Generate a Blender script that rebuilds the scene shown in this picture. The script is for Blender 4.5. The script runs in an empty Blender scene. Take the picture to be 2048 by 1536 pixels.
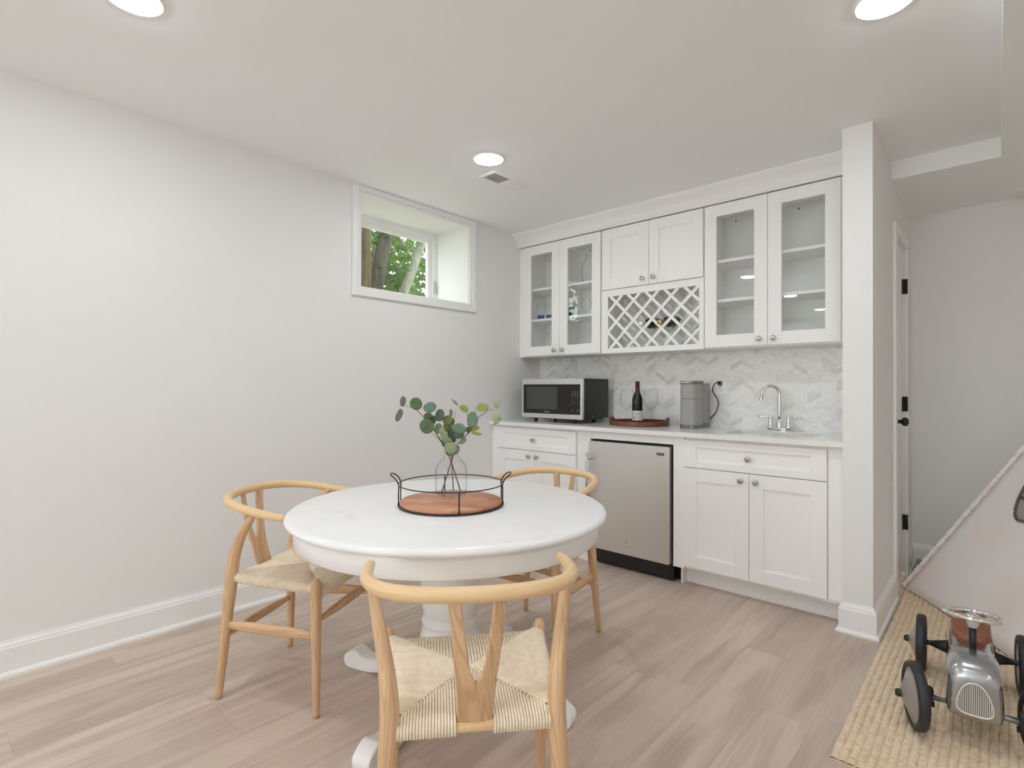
import bpy, math, random
from mathutils import Vector, Matrix

random.seed(7)
S = bpy.context.scene
COL = S.collection
PI = math.pi
R = math.radians

# ------------------------------------------------------------------ camera
TH, PH, RO = R(42.1662), R(0.4512), R(0.2294)
CAM = Vector((2.9725, 0.0, 1.1688))
_R = Vector((math.cos(TH), math.sin(TH), 0)); _F0 = Vector((-math.sin(TH), math.cos(TH), 0)); _Z = Vector((0, 0, 1))
_F = _F0 * math.cos(PH) + _Z * math.sin(PH); _U = -_F0 * math.sin(PH) + _Z * math.cos(PH)
_Rc = _R * math.cos(RO) + _U * math.sin(RO); _Uc = -_R * math.sin(RO) + _U * math.cos(RO)
cd = bpy.data.cameras.new('camera'); cam = bpy.data.objects.new('camera', cd); COL.objects.link(cam)
cd.sensor_fit = 'HORIZONTAL'; cd.sensor_width = 36.0; cd.lens = 36.0 * 1074.322 / 2048.0
cd.clip_start = 0.02
M = Matrix((( _Rc.x, _Uc.x, -_F.x, CAM.x), (_Rc.y, _Uc.y, -_F.y, CAM.y), (_Rc.z, _Uc.z, -_F.z, CAM.z), (0, 0, 0, 1)))
cam.matrix_world = M
S.camera = cam

# ------------------------------------------------------------------ world, exposure
w = bpy.data.worlds.new('sky'); S.world = w; w.use_nodes = True
wn = w.node_tree
wn.nodes['Background'].inputs[0].default_value = (0.955, 0.985, 1.01, 1)
wn.nodes['Background'].inputs[1].default_value = 8.2
S.view_settings.view_transform = 'Standard'
S.view_settings.look = 'None'
S.view_settings.exposure = 0.19
S.view_settings.gamma = 1.0
S.view_settings.use_curve_mapping = False
S.cycles.max_bounces = 14
S.cycles.diffuse_bounces = 12
S.cycles.transparent_max_bounces = 24
for nm, lc, rt, sx_, sy_ in (('portal_rear', (1.95, -3.98, 1.4), (R(90), 0, R(180)), 1.9, 1.3), ('portal_left', (-.445, 2.325, 2.1), (R(90), 0, R(-90)), .92, .6)):
    ld = bpy.data.lights.new(nm, 'AREA'); ld.shape = 'RECTANGLE'; ld.size = sx_; ld.size_y = sy_; ld.cycles.is_portal = True   # portals at the left window and the added rear window: guide sky sampling only
    lo = bpy.data.objects.new(nm, ld); COL.objects.link(lo); lo.location = lc; lo.rotation_euler = rt
LAMP = 88.0           # emission of the ceiling lamps' diffusers

# ------------------------------------------------------------------ node helper
class NT:
    def __init__(s, m): s.t = m.node_tree; s.n = s.t.nodes; s.l = s.t.links
    def put(s, sock, v):
        if isinstance(v, bpy.types.NodeSocket): s.l.new(v, sock)
        elif v is not None: sock.default_value = v
    def m(s, op, a, b=None, c=None):
        x = s.n.new('ShaderNodeMath'); x.operation = op
        for i, v in enumerate((a, b, c)): s.put(x.inputs[i], v)
        return x.outputs[0]
    def vec(s, x, y, z=0.0):
        c = s.n.new('ShaderNodeCombineXYZ')
        for i, v in enumerate((x, y, z)): s.put(c.inputs[i], v)
        return c.outputs[0]
    def sep(s, v):
        c = s.n.new('ShaderNodeSeparateXYZ'); s.l.new(v, c.inputs[0]); return c.outputs
    def coord(s, k='Object'):
        return s.n.new('ShaderNodeTexCoord').outputs[k]
    def noise(s, v, sc=1.0, det=4.0, ro=0.5, dist=0.0):
        x = s.n.new('ShaderNodeTexNoise'); s.l.new(v, x.inputs['Vector'])
        x.inputs['Scale'].default_value = sc; x.inputs['Detail'].default_value = det
        x.inputs['Roughness'].default_value = ro; x.inputs['Distortion'].default_value = dist
        return x.outputs[0]
    def white(s, v):
        x = s.n.new('ShaderNodeTexWhiteNoise'); x.noise_dimensions = '3D'; s.l.new(v, x.inputs['Vector']); return x.outputs
    def ramp(s, f, stops):
        x = s.n.new('ShaderNodeValToRGB'); s.l.new(f, x.inputs[0]); e = x.color_ramp.elements
        while len(e) < len(stops): e.new(0.5)
        for k, (p, c) in enumerate(stops):
            e[k].position = p; e[k].color = (c[0], c[1], c[2], 1)
        return x.outputs[0]
    def mix(s, f, a, b, mode='MIX'):
        x = s.n.new('ShaderNodeMix'); x.data_type = 'RGBA'; x.blend_type = mode
        s.put(x.inputs[0], f)
        for k, v in ((6, a), (7, b)):
            if isinstance(v, tuple): v = (v[0], v[1], v[2], 1)
            s.put(x.inputs[k], v)
        return x.outputs[2]
    def bump(s, h, st=0.2, d=0.002):
        x = s.n.new('ShaderNodeBump'); x.inputs['Strength'].default_value = st; x.inputs['Distance'].default_value = d
        s.l.new(h, x.inputs['Height']); return x.outputs[0]

def mat(name, col=(0.8, 0.8, 0.8), rough=0.5, metal=0.0, spec=0.5, trans=0.0, coat=0.0):
    m = bpy.data.materials.new(name); m.use_nodes = True
    b = m.node_tree.nodes['Principled BSDF']
    b.inputs['Base Color'].default_value = (col[0], col[1], col[2], 1)
    b.inputs['Roughness'].default_value = rough; b.inputs['Metallic'].default_value = metal
    b.inputs['Specular IOR Level'].default_value = spec
    b.inputs['Coat Weight'].default_value = coat
    return m

def pnodes(m): return NT(m), m.node_tree.nodes['Principled BSDF']

def paint(name, col, rough=0.6, spec=0.35):
    m = mat(name, col, rough, 0, spec); t, b = pnodes(m)
    n = t.noise(t.coord(), 260.0, 2.0)
    t.l.new(t.bump(n, 0.04, 0.001), b.inputs['Normal'])
    return m

def clear_glass(name, tint=(0.97, 0.985, 0.98), edge=(0.80, 0.83, 0.82), refl=1.0):
    m = bpy.data.materials.new(name); m.use_nodes = True; t = NT(m); t.n.clear()
    out = t.n.new('ShaderNodeOutputMaterial'); mx = t.n.new('ShaderNodeMixShader')
    tr = t.n.new('ShaderNodeBsdfTransparent'); gl = t.n.new('ShaderNodeBsdfGlossy'); gl.inputs['Roughness'].default_value = 0.01
    lw = t.n.new('ShaderNodeLayerWeight'); lw.inputs['Blend'].default_value = 0.5
    fac = lw.outputs['Facing']
    c = t.mix(t.m('POWER', fac, 6.0), tint, edge); t.l.new(c, tr.inputs['Color'])
    t.l.new(t.m('MULTIPLY', t.m('ADD', 0.035, t.m('MULTIPLY', t.m('POWER', fac, 5.0), 0.75)), refl), mx.inputs[0])
    t.l.new(tr.outputs[0], mx.inputs[1]); t.l.new(gl.outputs[0], mx.inputs[2]); t.l.new(mx.outputs[0], out.inputs[0])
    return m

def wood_uv(name, light, dark, su=55.0, sv=2.2, rough=0.42, rings=95.0, ringmix=0.6):
    """grain runs along the v coordinate of the part (metres)"""
    m = mat(name, light, rough, 0, 0.4); t, b = pnodes(m)
    uv = t.sep(t.coord('UV')); rnd = t.n.new('ShaderNodeObjectInfo').outputs['Random']
    v = t.vec(t.m('MULTIPLY', uv[0], su), t.m('ADD', t.m('MULTIPLY', uv[1], sv), t.m('MULTIPLY', rnd, 37.0)), t.m('MULTIPLY', rnd, 11.0))
    n1 = t.noise(v, 1.0, 5.0, 0.6, 1.2)
    v2 = t.vec(t.m('MULTIPLY', uv[0], su * 5), t.m('MULTIPLY', uv[1], sv * 4), rnd)
    n2 = t.noise(v2, 1.0, 3.0)
    c = t.ramp(n1, [(0.30, dark), (0.47, light), (0.72, light), (0.86, tuple(0.5 * (a + d) for a, d in zip(light, dark)))])
    c = t.mix(t.m('MULTIPLY', t.m('SUBTRACT', n2, 0.35), 0.5), c, dark)
    n3 = t.noise(t.vec(t.m('ADD', t.m('MULTIPLY', uv[0], 16.0), t.m('MULTIPLY', rnd, 23.0)), t.m('ADD', t.m('MULTIPLY', uv[1], 1.5), t.m('MULTIPLY', rnd, 17.0)), 0.0), 1.0, 1.0, 0.4, 0.3)
    ring = t.ramp(t.m('SINE', t.m('MULTIPLY', n3, rings)), [(0.25, (0, 0, 0)), (0.9, (1, 1, 1))])
    c = t.mix(t.m('MULTIPLY', ring, ringmix), c, dark)
    t.l.new(c, b.inputs['Base Color'])
    return m

# ------------------------------------------------------------------ materials
M_WALL = paint('wall paint', (0.82, 0.82, 0.81), 0.7, 0.25)
M_CEIL = paint('ceiling paint', (0.885, 0.90, 0.905), 0.8, 0.2)
M_TRIM = paint('white trim paint', (0.86, 0.862, 0.85), 0.35, 0.4)
M_CAB = paint('white cabinet lacquer', (0.89, 0.89, 0.88), 0.38, 0.4)
M_CABIN = paint('white cabinet interior', (0.89, 0.89, 0.88), 0.45, 0.35)
M_TABLE = paint('white table lacquer', (0.865, 0.86, 0.855), 0.3, 0.45)
M_HOLE = mat('dark hole', (0.06, 0.055, 0.05), 0.7)
t, b = pnodes(M_TABLE); n = t.noise(t.coord(), 3.2, 5.0, 0.6, 1.5)
t.l.new(t.ramp(n, [(0.42, (0.875, 0.872, 0.865)), (0.6, (0.855, 0.85, 0.845)), (0.7, (0.815, 0.81, 0.805))]), b.inputs['Base Color'])
M_BLACK = mat('black plastic', (0.012, 0.012, 0.012), 0.4)
M_BLACKG = mat('glossy black', (0.010, 0.010, 0.010), 0.12)
M_BLACKM = mat('matte black metal', (0.02, 0.019, 0.018), 0.45, 0.3)
M_NICKEL = mat('brushed nickel', (0.52, 0.51, 0.49), 0.28, 1.0)
M_CHROME = mat('chrome', (0.86, 0.86, 0.86), 0.06, 1.0)
M_RUBBER = mat('black rubber', (0.022, 0.023, 0.026), 0.5)
M_GLASS = clear_glass('clear glass', (0.99, 0.994, 0.992), (0.60, 0.63, 0.62), 0.6)
M_PANE = clear_glass('cabinet pane', (0.985, 0.99, 0.988), (0.93, 0.95, 0.94), 1.0)
M_WPANE = clear_glass('window pane', (0.90, 0.92, 0.91), (0.86, 0.89, 0.88), 1.0)
M_OAK = wood_uv('pale oak', (0.70, 0.475, 0.275), (0.50, 0.31, 0.165))
M_OAKP = wood_uv('pale steamed oak rail', (0.80, 0.58, 0.325), (0.68, 0.455, 0.235), ringmix=0.25)
M_WALNUT = wood_uv('reddish brown walnut', (0.20, 0.075, 0.038), (0.09, 0.03, 0.016), 30, 6, 0.35)
M_LEAF = mat('eucalyptus leaf', (0.2, 0.3, 0.2), 0.55)
M_LEATHER = mat('brown leather', (0.24, 0.085, 0.042), 0.42)
M_BLUE = mat('blue glass liquid', (0.03, 0.07, 0.25), 0.2)
M_TEAL = mat('teal enamel', (0.03, 0.30, 0.33), 0.35)

# stainless steel with vertical brushing
M_STEEL = mat('brushed stainless steel', (0.73, 0.725, 0.71), 0.34, 0.92); t, b = pnodes(M_STEEL)
p = t.sep(t.coord())
n = t.noise(t.vec(t.m('MULTIPLY', p[0], 420), t.m('MULTIPLY', p[1], 420), t.m('MULTIPLY', p[2], 4)), 1.0, 3.0)
t.l.new(t.m('ADD', t.m('MULTIPLY', n, 0.12), 0.30), b.inputs['Roughness'])
t.l.new(t.bump(n, 0.03, 0.0005), b.inputs['Normal'])

M_CARS = mat('silver car paint', (0.40, 0.41, 0.42), 0.24, 0.85, 0.5, 0, 0.6)

# vinyl plank floor
M_FLOOR = mat('vinyl plank floor', (0.55, 0.45, 0.38), 0.42, 0, 0.35); t, b = pnodes(M_FLOOR)
p = t.sep(t.coord())
W_, L_ = 0.182, 1.22
xs = t.m('DIVIDE', t.m('ADD', p[0], 0.06), W_); row = t.m('FLOOR', xs); fx = t.m('FRACT', xs)
off = t.white(t.vec(row, 3.3, 1.7))[0]
ys = t.m('ADD', t.m('DIVIDE', p[1], L_), t.m('MULTIPLY', off, 7.0)); cl = t.m('FLOOR', ys); fy = t.m('FRACT', ys)
idn = t.white(t.vec(row, cl, 0.5)); idv = idn[0]
g1 = t.noise(t.vec(t.m('ADD', t.m('MULTIPLY', p[0], 11.0), t.m('MULTIPLY', idv, 60)), t.m('ADD', t.m('MULTIPLY', p[1], 0.9), t.m('MULTIPLY', idv, 31)), idv), 1.0, 5.0, 0.55, 1.1)
g2 = t.noise(t.vec(t.m('MULTIPLY', p[0], 150.0), t.m('MULTIPLY', p[1], 5.0), idv), 1.0, 3.0)
g3 = t.noise(t.vec(t.m('ADD', t.m('MULTIPLY', p[0], 30.0), t.m('MULTIPLY', idv, 20)), t.m('MULTIPLY', p[1], 1.6), idv), 1.0, 3.0, 0.5, 1.8)
base = t.mix(idv, (0.56, 0.455, 0.385), (0.68, 0.57, 0.485))
c = t.mix(t.ramp(g1, [(0.36, (0.75, 0.75, 0.75)), (0.58, (0, 0, 0))]), base, (0.43, 0.335, 0.27))
c = t.mix(t.m('MULTIPLY', t.ramp(g3, [(0.45, (0, 0, 0)), (0.75, (1, 1, 1))]), 0.35), c, (0.72, 0.62, 0.53))
c = t.mix(t.m('MULTIPLY', g2, 0.25), c, (0.42, 0.33, 0.265))
jx = t.m('MULTIPLY', t.m('MINIMUM', fx, t.m('SUBTRACT', 1.0, fx)), W_)
jy = t.m('MULTIPLY', t.m('MINIMUM', fy, t.m('SUBTRACT', 1.0, fy)), L_)
j = t.m('LESS_THAN', t.m('MINIMUM', jx, jy), 0.0009)
c = t.mix(t.m('MULTIPLY', j, 0.35), c, (0.25, 0.19, 0.15))
t.l.new(c, b.inputs['Base Color'])
t.l.new(t.m('ADD', t.m('MULTIPLY', g2, 0.15), 0.36), b.inputs['Roughness'])

# marble chevron tile
M_TILE = mat('marble chevron tile', (0.75, 0.74, 0.72), 0.25, 0, 0.45); t, b = pnodes(M_TILE)
p = t.sep(t.coord()); CW, TH_ = 0.0775, 0.0345
xs = t.m('DIVIDE', t.m('SUBTRACT', p[0], 1.798), CW); k = t.m('FLOOR', xs); fx = t.m('FRACT', xs)
par = t.m('PINGPONG', k, 1.0)
sg = t.m('SUBTRACT', t.m('MULTIPLY', par, 2.0), 1.0)          # -1 on even columns (rising), +1 falling
zz = t.m('ADD', p[2], t.m('MULTIPLY', t.m('MULTIPLY', sg, t.m('SUBTRACT', fx, 0.5)), 0.048))
zr = t.m('DIVIDE', zz, TH_); kz = t.m('FLOOR', zr); fz = t.m('FRACT', zr)
tid = t.white(t.vec(k, kz, 4.2))[0]
vein = t.noise(t.vec(t.m('ADD', t.m('MULTIPLY', p[0], 9), t.m('MULTIPLY', tid, 50)), t.m('ADD', t.m('MULTIPLY', p[2], 16), t.m('MULTIPLY', tid, 33)), tid), 1.0, 6.0, 0.6, 1.4)
tone = t.ramp(tid, [(0.0, (0.90, 0.895, 0.88)), (0.66, (0.87, 0.865, 0.85)), (0.82, (0.80, 0.795, 0.78)), (1.0, (0.70, 0.695, 0.68))])
c = t.mix(t.ramp(vein, [(0.52, (0, 0, 0)), (0.72, (0.6, 0.6, 0.6))]), tone, (0.66, 0.655, 0.645))
jz = t.m('MULTIPLY', t.m('MINIMUM', fz, t.m('SUBTRACT', 1.0, fz)), TH_)
jx = t.m('MULTIPLY', t.m('MINIMUM', fx, t.m('SUBTRACT', 1.0, fx)), CW)
j = t.m('LESS_THAN', t.m('MINIMUM', jx, jz), 0.0008)
c = t.mix(j, c, (0.86, 0.855, 0.84)); t.l.new(c, b.inputs['Base Color'])

# white quartz
M_QUARTZ = mat('white quartz', (0.82, 0.82, 0.805), 0.16, 0, 0.5); t, b = pnodes(M_QUARTZ)
n = t.noise(t.coord(), 5.0, 6.0, 0.6, 1.5)
t.l.new(t.ramp(n, [(0.40, (0.84, 0.84, 0.825)), (0.62, (0.80, 0.797, 0.785)), (0.72, (0.74, 0.737, 0.727))]), b.inputs['Base Color'])

# paper cord
M_CORD = mat('paper cord', (0.72, 0.60, 0.43), 0.75, 0, 0.2); t, b = pnodes(M_CORD)
n = t.noise(t.coord(), 45.0, 4.0)
t.l.new(t.ramp(n, [(0.3, (0.76, 0.65, 0.48)), (0.55, (0.84, 0.74, 0.58)), (0.8, (0.89, 0.80, 0.655))]), b.inputs['Base Color'])

# jute rug
M_JUTE = mat('braided jute', (0.62, 0.45, 0.25), 0.9, 0, 0.1); t, b = pnodes(M_JUTE)
n = t.noise(t.coord(), 60.0, 5.0); n2 = t.noise(t.coord(), 7.0, 3.0)
c = t.ramp(n, [(0.26, (0.56, 0.43, 0.28)), (0.45, (0.74, 0.59, 0.42)), (0.75, (0.84, 0.70, 0.52))])
c = t.mix(t.m('MULTIPLY', n2, 0.35), c, (0.85, 0.72, 0.55)); t.l.new(c, b.inputs['Base Color'])
t.l.new(t.bump(n, 0.5, 0.003), b.inputs['Normal'])

# tent canvas
M_CANVAS = mat('pale blush canvas', (0.74, 0.69, 0.68), 0.85, 0, 0.15); t, b = pnodes(M_CANVAS)
n = t.noise(t.coord(), 3.0, 2.0); n2 = t.noise(t.coord(), 500.0, 1.0)
t.l.new(t.ramp(n, [(0.35, (0.83, 0.81, 0.805)), (0.65, (0.84, 0.765, 0.75))]), b.inputs['Base Color'])
t.l.new(t.bump(n2, 0.15, 0.0008), b.inputs['Normal'])
M_MESH = mat('taupe mesh', (0.35, 0.32, 0.27), 0.8)
M_PIPING = mat('dark grey piping', (0.10, 0.095, 0.09), 0.6)

# acacia board of the table tray: glued staves
M_ACACIA = mat('acacia board', (0.42, 0.17, 0.09), 0.4, 0, 0.4); t, b = pnodes(M_ACACIA)
p = t.sep(t.coord())
ang = R(20); u_ = t.m('ADD', t.m('MULTIPLY', p[0], math.cos(ang)), t.m('MULTIPLY', p[1], math.sin(ang)))
v_ = t.m('SUBTRACT', t.m('MULTIPLY', p[1], math.cos(ang)), t.m('MULTIPLY', p[0], math.sin(ang)))
st = t.m('FLOOR', t.m('DIVIDE', v_, 0.045)); half = t.m('FLOOR', t.m('ADD', t.m('DIVIDE', u_, 0.19), t.m('MULTIPLY', st, 0.37)))
idv = t.white(t.vec(st, half, 1.0))[0]
n = t.noise(t.vec(t.m('MULTIPLY', u_, 6), t.m('MULTIPLY', v_, 90), idv), 1.0, 4.0, 0.5, 0.6)
c = t.mix(idv, (0.47, 0.19, 0.105), (0.70, 0.36, 0.21)); c = t.mix(t.m('MULTIPLY', n, 0.5), c, (0.38, 0.145, 0.075))
t.l.new(c, b.inputs['Base Color'])

def emission(name, col, st):
    m = bpy.data.materials.new(name); m.use_nodes = True; t = NT(m); t.n.clear()
    out = t.n.new('ShaderNodeOutputMaterial'); e = t.n.new('ShaderNodeEmission')
    e.inputs[0].default_value = (col[0], col[1], col[2], 1); e.inputs[1].default_value = st
    t.l.new(e.outputs[0], out.inputs[0]); return m
M_LAMP = emission('lamp diffuser', (0.935, 0.995, 1.055), LAMP)

# ------------------------------------------------------------------ mesh builder
class MB:
    def __init__(s): s.v = []; s.f = []; s.uv = []; s.sm = []
    def add(s, vs, fs, uvs=None, smooth=True):
        o = len(s.v); s.v += [tuple(x) for x in vs]
        for i, f in enumerate(fs):
            s.f.append([o + k for k in f]); s.sm.append(smooth)
            if uvs: s.uv.append(uvs[i])
            else:
                pts = [Vector(vs[k]) for k in f]
                n = (pts[1] - pts[0]).cross(pts[2] - pts[0]); a = [abs(n.x), abs(n.y), abs(n.z)]; d = a.index(max(a))
                ax = [k for k in (0, 1, 2) if k != d]
                s.uv.append([(q[ax[0]], q[ax[1]]) for q in pts])
        return s
    def box(s, x0, x1, y0, y1, z0, z1):
        v = [(x0, y0, z0), (x1, y0, z0), (x1, y1, z0), (x0, y1, z0), (x0, y0, z1), (x1, y0, z1), (x1, y1, z1), (x0, y1, z1)]
        return s.add(v, [(0, 3, 2, 1), (4, 5, 6, 7), (0, 1, 5, 4), (1, 2, 6, 5), (2, 3, 7, 6), (3, 0, 4, 7)], None, False)
    def obox(s, c, ax, ay, az, hx, hy, hz):
        """box about c with half sizes along unit axes"""
        c = Vector(c); ax, ay, az = Vector(ax) * hx, Vector(ay) * hy, Vector(az) * hz
        v = [c + ax * i + ay * j + az * k for k in (-1, 1) for (i, j) in ((-1, -1), (1, -1), (1, 1), (-1, 1))]
        fs = [(0, 3, 2, 1), (4, 5, 6, 7), (0, 1, 5, 4), (1, 2, 6, 5), (2, 3, 7, 6), (3, 0, 4, 7)]
        L = [hx, hy, hz]
        uvs = []
        for f in fs:
            q = []
            for k in f:
                d = v[k] - c; loc = [d.dot(ax) / max(hx, 1e-9), d.dot(ay) / max(hy, 1e-9), d.dot(az) / max(hz, 1e-9)]
                o = sorted(range(3), key=lambda i: L[i]); q.append((loc[o[0]] + loc[o[1]], loc[o[2]]))
            uvs.append(q)
        return s.add(v, fs, uvs, False)
    def tube(s, pts, rad, seg=12, closed=False, cap=True, side=None, usc=None):
        P = [Vector(p) for p in pts]; n = len(P)
        rr = rad if isinstance(rad, (list, tuple)) else [rad] * n
        rr = [(r, r) if not isinstance(r, (list, tuple)) else r for r in rr]
        T = []
        for i in range(n):
            if closed: d = P[(i + 1) % n] - P[i - 1]
            else: d = P[min(i + 1, n - 1)] - P[max(i - 1, 0)]
            T.append(d.normalized() if d.length > 1e-9 else Vector((0, 0, 1)))
        if side is not None: a = Vector(side)
        else: a = Vector((0, 0, 1)) if abs(T[0].z) < 0.9 else Vector((1, 0, 0))
        vs = []; ln = [0.0]
        for i in range(1, n): ln.append(ln[-1] + (P[i] - P[i - 1]).length)
        for i in range(n):
            a = a - T[i] * a.dot(T[i]); a.normalize(); bb = T[i].cross(a)
            for k in range(seg):
                th = 2 * PI * k / seg
                vs.append(P[i] + a * (rr[i][0] * math.cos(th)) + bb * (rr[i][1] * math.sin(th)))
        fs = []; uvs = []
        ra = usc if usc else 2 * PI * max(rr[n // 2])
        m = n if closed else n - 1
        for i in range(m):
            for k in range(seg):
                i2 = (i + 1) % n; k2 = (k + 1) % seg
                fs.append((i * seg + k, i * seg + k2, i2 * seg + k2, i2 * seg + k))
                v0 = ln[i]; v1 = ln[i2] if i2 else ln[i] + 0.01
                # mirrored u so that the seam does not show
                ua = ra * (0.5 - abs(k / seg - 0.5)); ub = ra * (0.5 - abs((k + 1) / seg - 0.5))
                uvs.append([(ua, v0), (ub, v0), (ub, v1), (ua, v1)])
        s.add(vs, fs, uvs, True)
        if cap and not closed:
            o = len(s.v) - len(vs)
            s.f.append([o + k for k in range(seg - 1, -1, -1)]); s.sm.append(False); s.uv.append([(0.01 * math.cos(2 * PI * k / seg), 0.01 * math.sin(2 * PI * k / seg)) for k in range(seg)])
            s.f.append([o + (n - 1) * seg + k for k in range(seg)]); s.sm.append(False); s.uv.append([(0.01 * math.cos(2 * PI * k / seg), 0.01 * math.sin(2 * PI * k / seg)) for k in range(seg)])
        return s
    def lathe(s, prof, c=(0, 0, 0), axis=(0, 0, 1), seg=32, smooth=True, sx=1.0, sy=1.0):
        """profile of (radius, height) along axis; radius 0 closes to a pole"""
        c = Vector(c); az = Vector(axis).normalized()
        ax = Vector((1, 0, 0)) if abs(az.x) < 0.9 else Vector((0, 1, 0))
        ax = (ax - az * ax.dot(az)).normalized(); ay = az.cross(ax)
        vs = []; idx = []
        for r, h in prof:
            if r < 1e-6: idx.append([len(vs)]); vs.append(c + az * h)
            else:
                idx.append(list(range(len(vs), len(vs) + seg)))
                for k in range(seg):
                    th = 2 * PI * k / seg; vs.append(c + az * h + ax * (r * sx * math.cos(th)) + ay * (r * sy * math.sin(th)))
        fs = []
        for a, b_ in zip(idx, idx[1:]):
            for k in range(seg):
                k2 = (k + 1) % seg
                if len(a) == 1 and len(b_) == 1: continue
                if len(a) == 1: fs.append((a[0], b_[k], b_[k2])[::-1] if False else (a[0], b_[k2], b_[k]))
                elif len(b_) == 1: fs.append((a[k], a[k2], b_[0]))
                else: fs.append((a[k], a[k2], b_[k2], b_[k]))
        return s.add(vs, fs, None, smooth)
    def prism(s, poly, o, ax, ay, az, h):
        """polygon (2-D, counter-clockwise) in plane ax, ay at o, extruded by h along az"""
        o, ax, ay, az = Vector(o), Vector(ax), Vector(ay), Vector(az); n = len(poly)
        vs = [o + ax * x + ay * y for x, y in poly] + [o + ax * x + ay * y + az * h for x, y in poly]
        fs = [tuple(range(n - 1, -1, -1)), tuple(range(n, 2 * n))] + [(i, (i + 1) % n, n + (i + 1) % n, n + i) for i in range(n)]
        return s.add(vs, fs, None, False)
    def build(s, name, m, parent=None, origin=(0, 0, 0), bevel=0.0, bseg=2, sub=0):
        me = bpy.data.meshes.new(name); o = Vector(origin)
        me.from_pydata([Vector(v) - o for v in s.v], [], s.f)
        uvl = me.uv_layers.new(name='UVMap'); k = 0
        for q in s.uv:
            for c in q: uvl.data[k].uv = c; k += 1
        me.polygons.foreach_set('use_smooth', s.sm)
        me.materials.append(m); me.update()
        ob = bpy.data.objects.new(name, me); COL.objects.link(ob)
        if parent is not None: ob.parent = parent
        if bevel > 0:
            md = ob.modifiers.new('bevel', 'BEVEL'); md.width = bevel; md.segments = bseg; md.limit_method = 'ANGLE'; md.angle_limit = R(40)
            md.harden_normals = False
        if sub:
            md = ob.modifiers.new('subdivision', 'SUBSURF'); md.levels = sub; md.render_levels = sub
        return ob

def empty(name, loc=(0, 0, 0), rz=0.0):
    o = bpy.data.objects.new(name, None); COL.objects.link(o); o.empty_display_size = 0.1
    o.location = loc; o.rotation_euler = (0, 0, rz); return o
def tag(o, label, cat, group=None):
    o['label'] = label; o['category'] = cat
    if group: o['group'] = group
    return o
def struct(o): o['kind'] = 'structure'; return o
def look(o, label): o['label'] = label; return o
def copy_tree(o, parent=None):
    c = o.copy(); COL.objects.link(c)
    if parent is not None: c.parent = parent
    for ch in list(o.children): copy_tree(ch, c)
    return c

def spline(pts, n=8, closed=False):
    """Catmull-Rom through the points"""
    P = [Vector(p) for p in pts]; N = len(P); out = []
    rng = N if closed else N - 1
    for i in range(rng):
        if closed: p0, p1, p2, p3 = P[i - 1], P[i], P[(i + 1) % N], P[(i + 2) % N]
        else:
            p1, p2 = P[i], P[i + 1]
            p0 = P[i - 1] if i else p1 * 2 - p2; p3 = P[i + 2] if i + 2 < N else p2 * 2 - p1
        for k in range(n):
            u = k / n
            out.append(0.5 * ((2 * p1) + (p2 - p0) * u + (2 * p0 - 5 * p1 + 4 * p2 - p3) * u * u + (3 * p1 - p0 - 3 * p2 + p3) * u ** 3))
    if not closed: out.append(P[-1])
    return out
def lerpl(vals, n=8):
    out = []
    for a, b_ in zip(vals, vals[1:]):
        for k in range(n):
            u = k / n
            if isinstance(a, tuple): out.append(tuple(x + (y - x) * u for x, y in zip(a, b_)))
            else: out.append(a + (b_ - a) * u)
    out.append(vals[-1]); return out

def text(name, body, size, m, parent, loc, rot, depth=0.0006, sx=1.0):
    cu = bpy.data.curves.new(name, 'FONT'); cu.body = body; cu.size = size; cu.extrude = depth; cu.align_x = 'CENTER'; cu.align_y = 'CENTER'
    ob = bpy.data.objects.new(name, cu); COL.objects.link(ob)
    dg = bpy.context.evaluated_depsgraph_get(); me = bpy.data.meshes.new_from_object(ob.evaluated_get(dg))
    bpy.data.objects.remove(ob); bpy.data.curves.remove(cu)
    me.transform(Matrix.Translation(loc) @ rot.to_4x4() @ Matrix.Diagonal((sx, 1, 1, 1)))
    me.materials.clear(); me.materials.append(m); me.name = name
    o = bpy.data.objects.new(name, me); COL.objects.link(o)
    if parent is not None: o.parent = parent
    return o
ROT_FRONT = Matrix.Rotation(R(90), 3, 'X')       # text lying in the xz plane, read from -y

# =================================================================== THE ROOM
H = 2.44; YB = 3.65; XP0, XP1, YP = 2.410, 2.534, 3.017
YFAR, XR, YR = 4.49, 5.6, -3.9
DROP = 2.339; XD, YD = 2.985, 3.63
struct(MB().box(-0.45, XR + .1, YR - .1, YFAR + .3, -0.1, 0.0).build('floor', M_FLOOR))
c = MB().box(-0.45, XR + .1, YR - .1, YFAR + .3, H, H + .1)
c.box(XD, XR, YR, YD, DROP, H).box(XP1, XR, YD, YFAR, DROP, H)
struct(c.build('ceiling', M_CEIL))
WY0, WY1, WZ0, WZ1 = 1.862, 2.787, 1.803, 2.40          # opening of the window recess
wl = MB().box(-0.44, 0, YR, WY0, 0, H).box(-0.44, 0, WY1, YFAR, 0, H).box(-0.44, 0, WY0, WY1, 0, WZ0).box(-0.44, 0, WY0, WY1, WZ1, H)
struct(wl.build('wall_left', M_WALL))
struct(MB().box(0, XP0, YB, YB + .1, 0, H).build('wall_back', M_WALL))
DY0, DY1, DZ = 3.735, 4.185, 2.055
wp = MB().box(XP0, XP1, YP, DY0, 0, H).box(XP0, XP1, DY1, YFAR, 0, H).box(XP0, XP1, DY0, DY1, DZ, H)
struct(wp.build('wall_partition', M_WALL))
struct(MB().box(XP0, XR, YFAR, YFAR + .1, 0, H).build('wall_far', M_WALL))
struct(MB().box(XR, XR + .1, YR, YFAR, 0, H).build('wall_right', M_WALL))
RWX0, RWX1, RWZ0, RWZ1 = 1.0, 2.9, 0.75, 2.05  # wall opening for the added rear window
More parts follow.
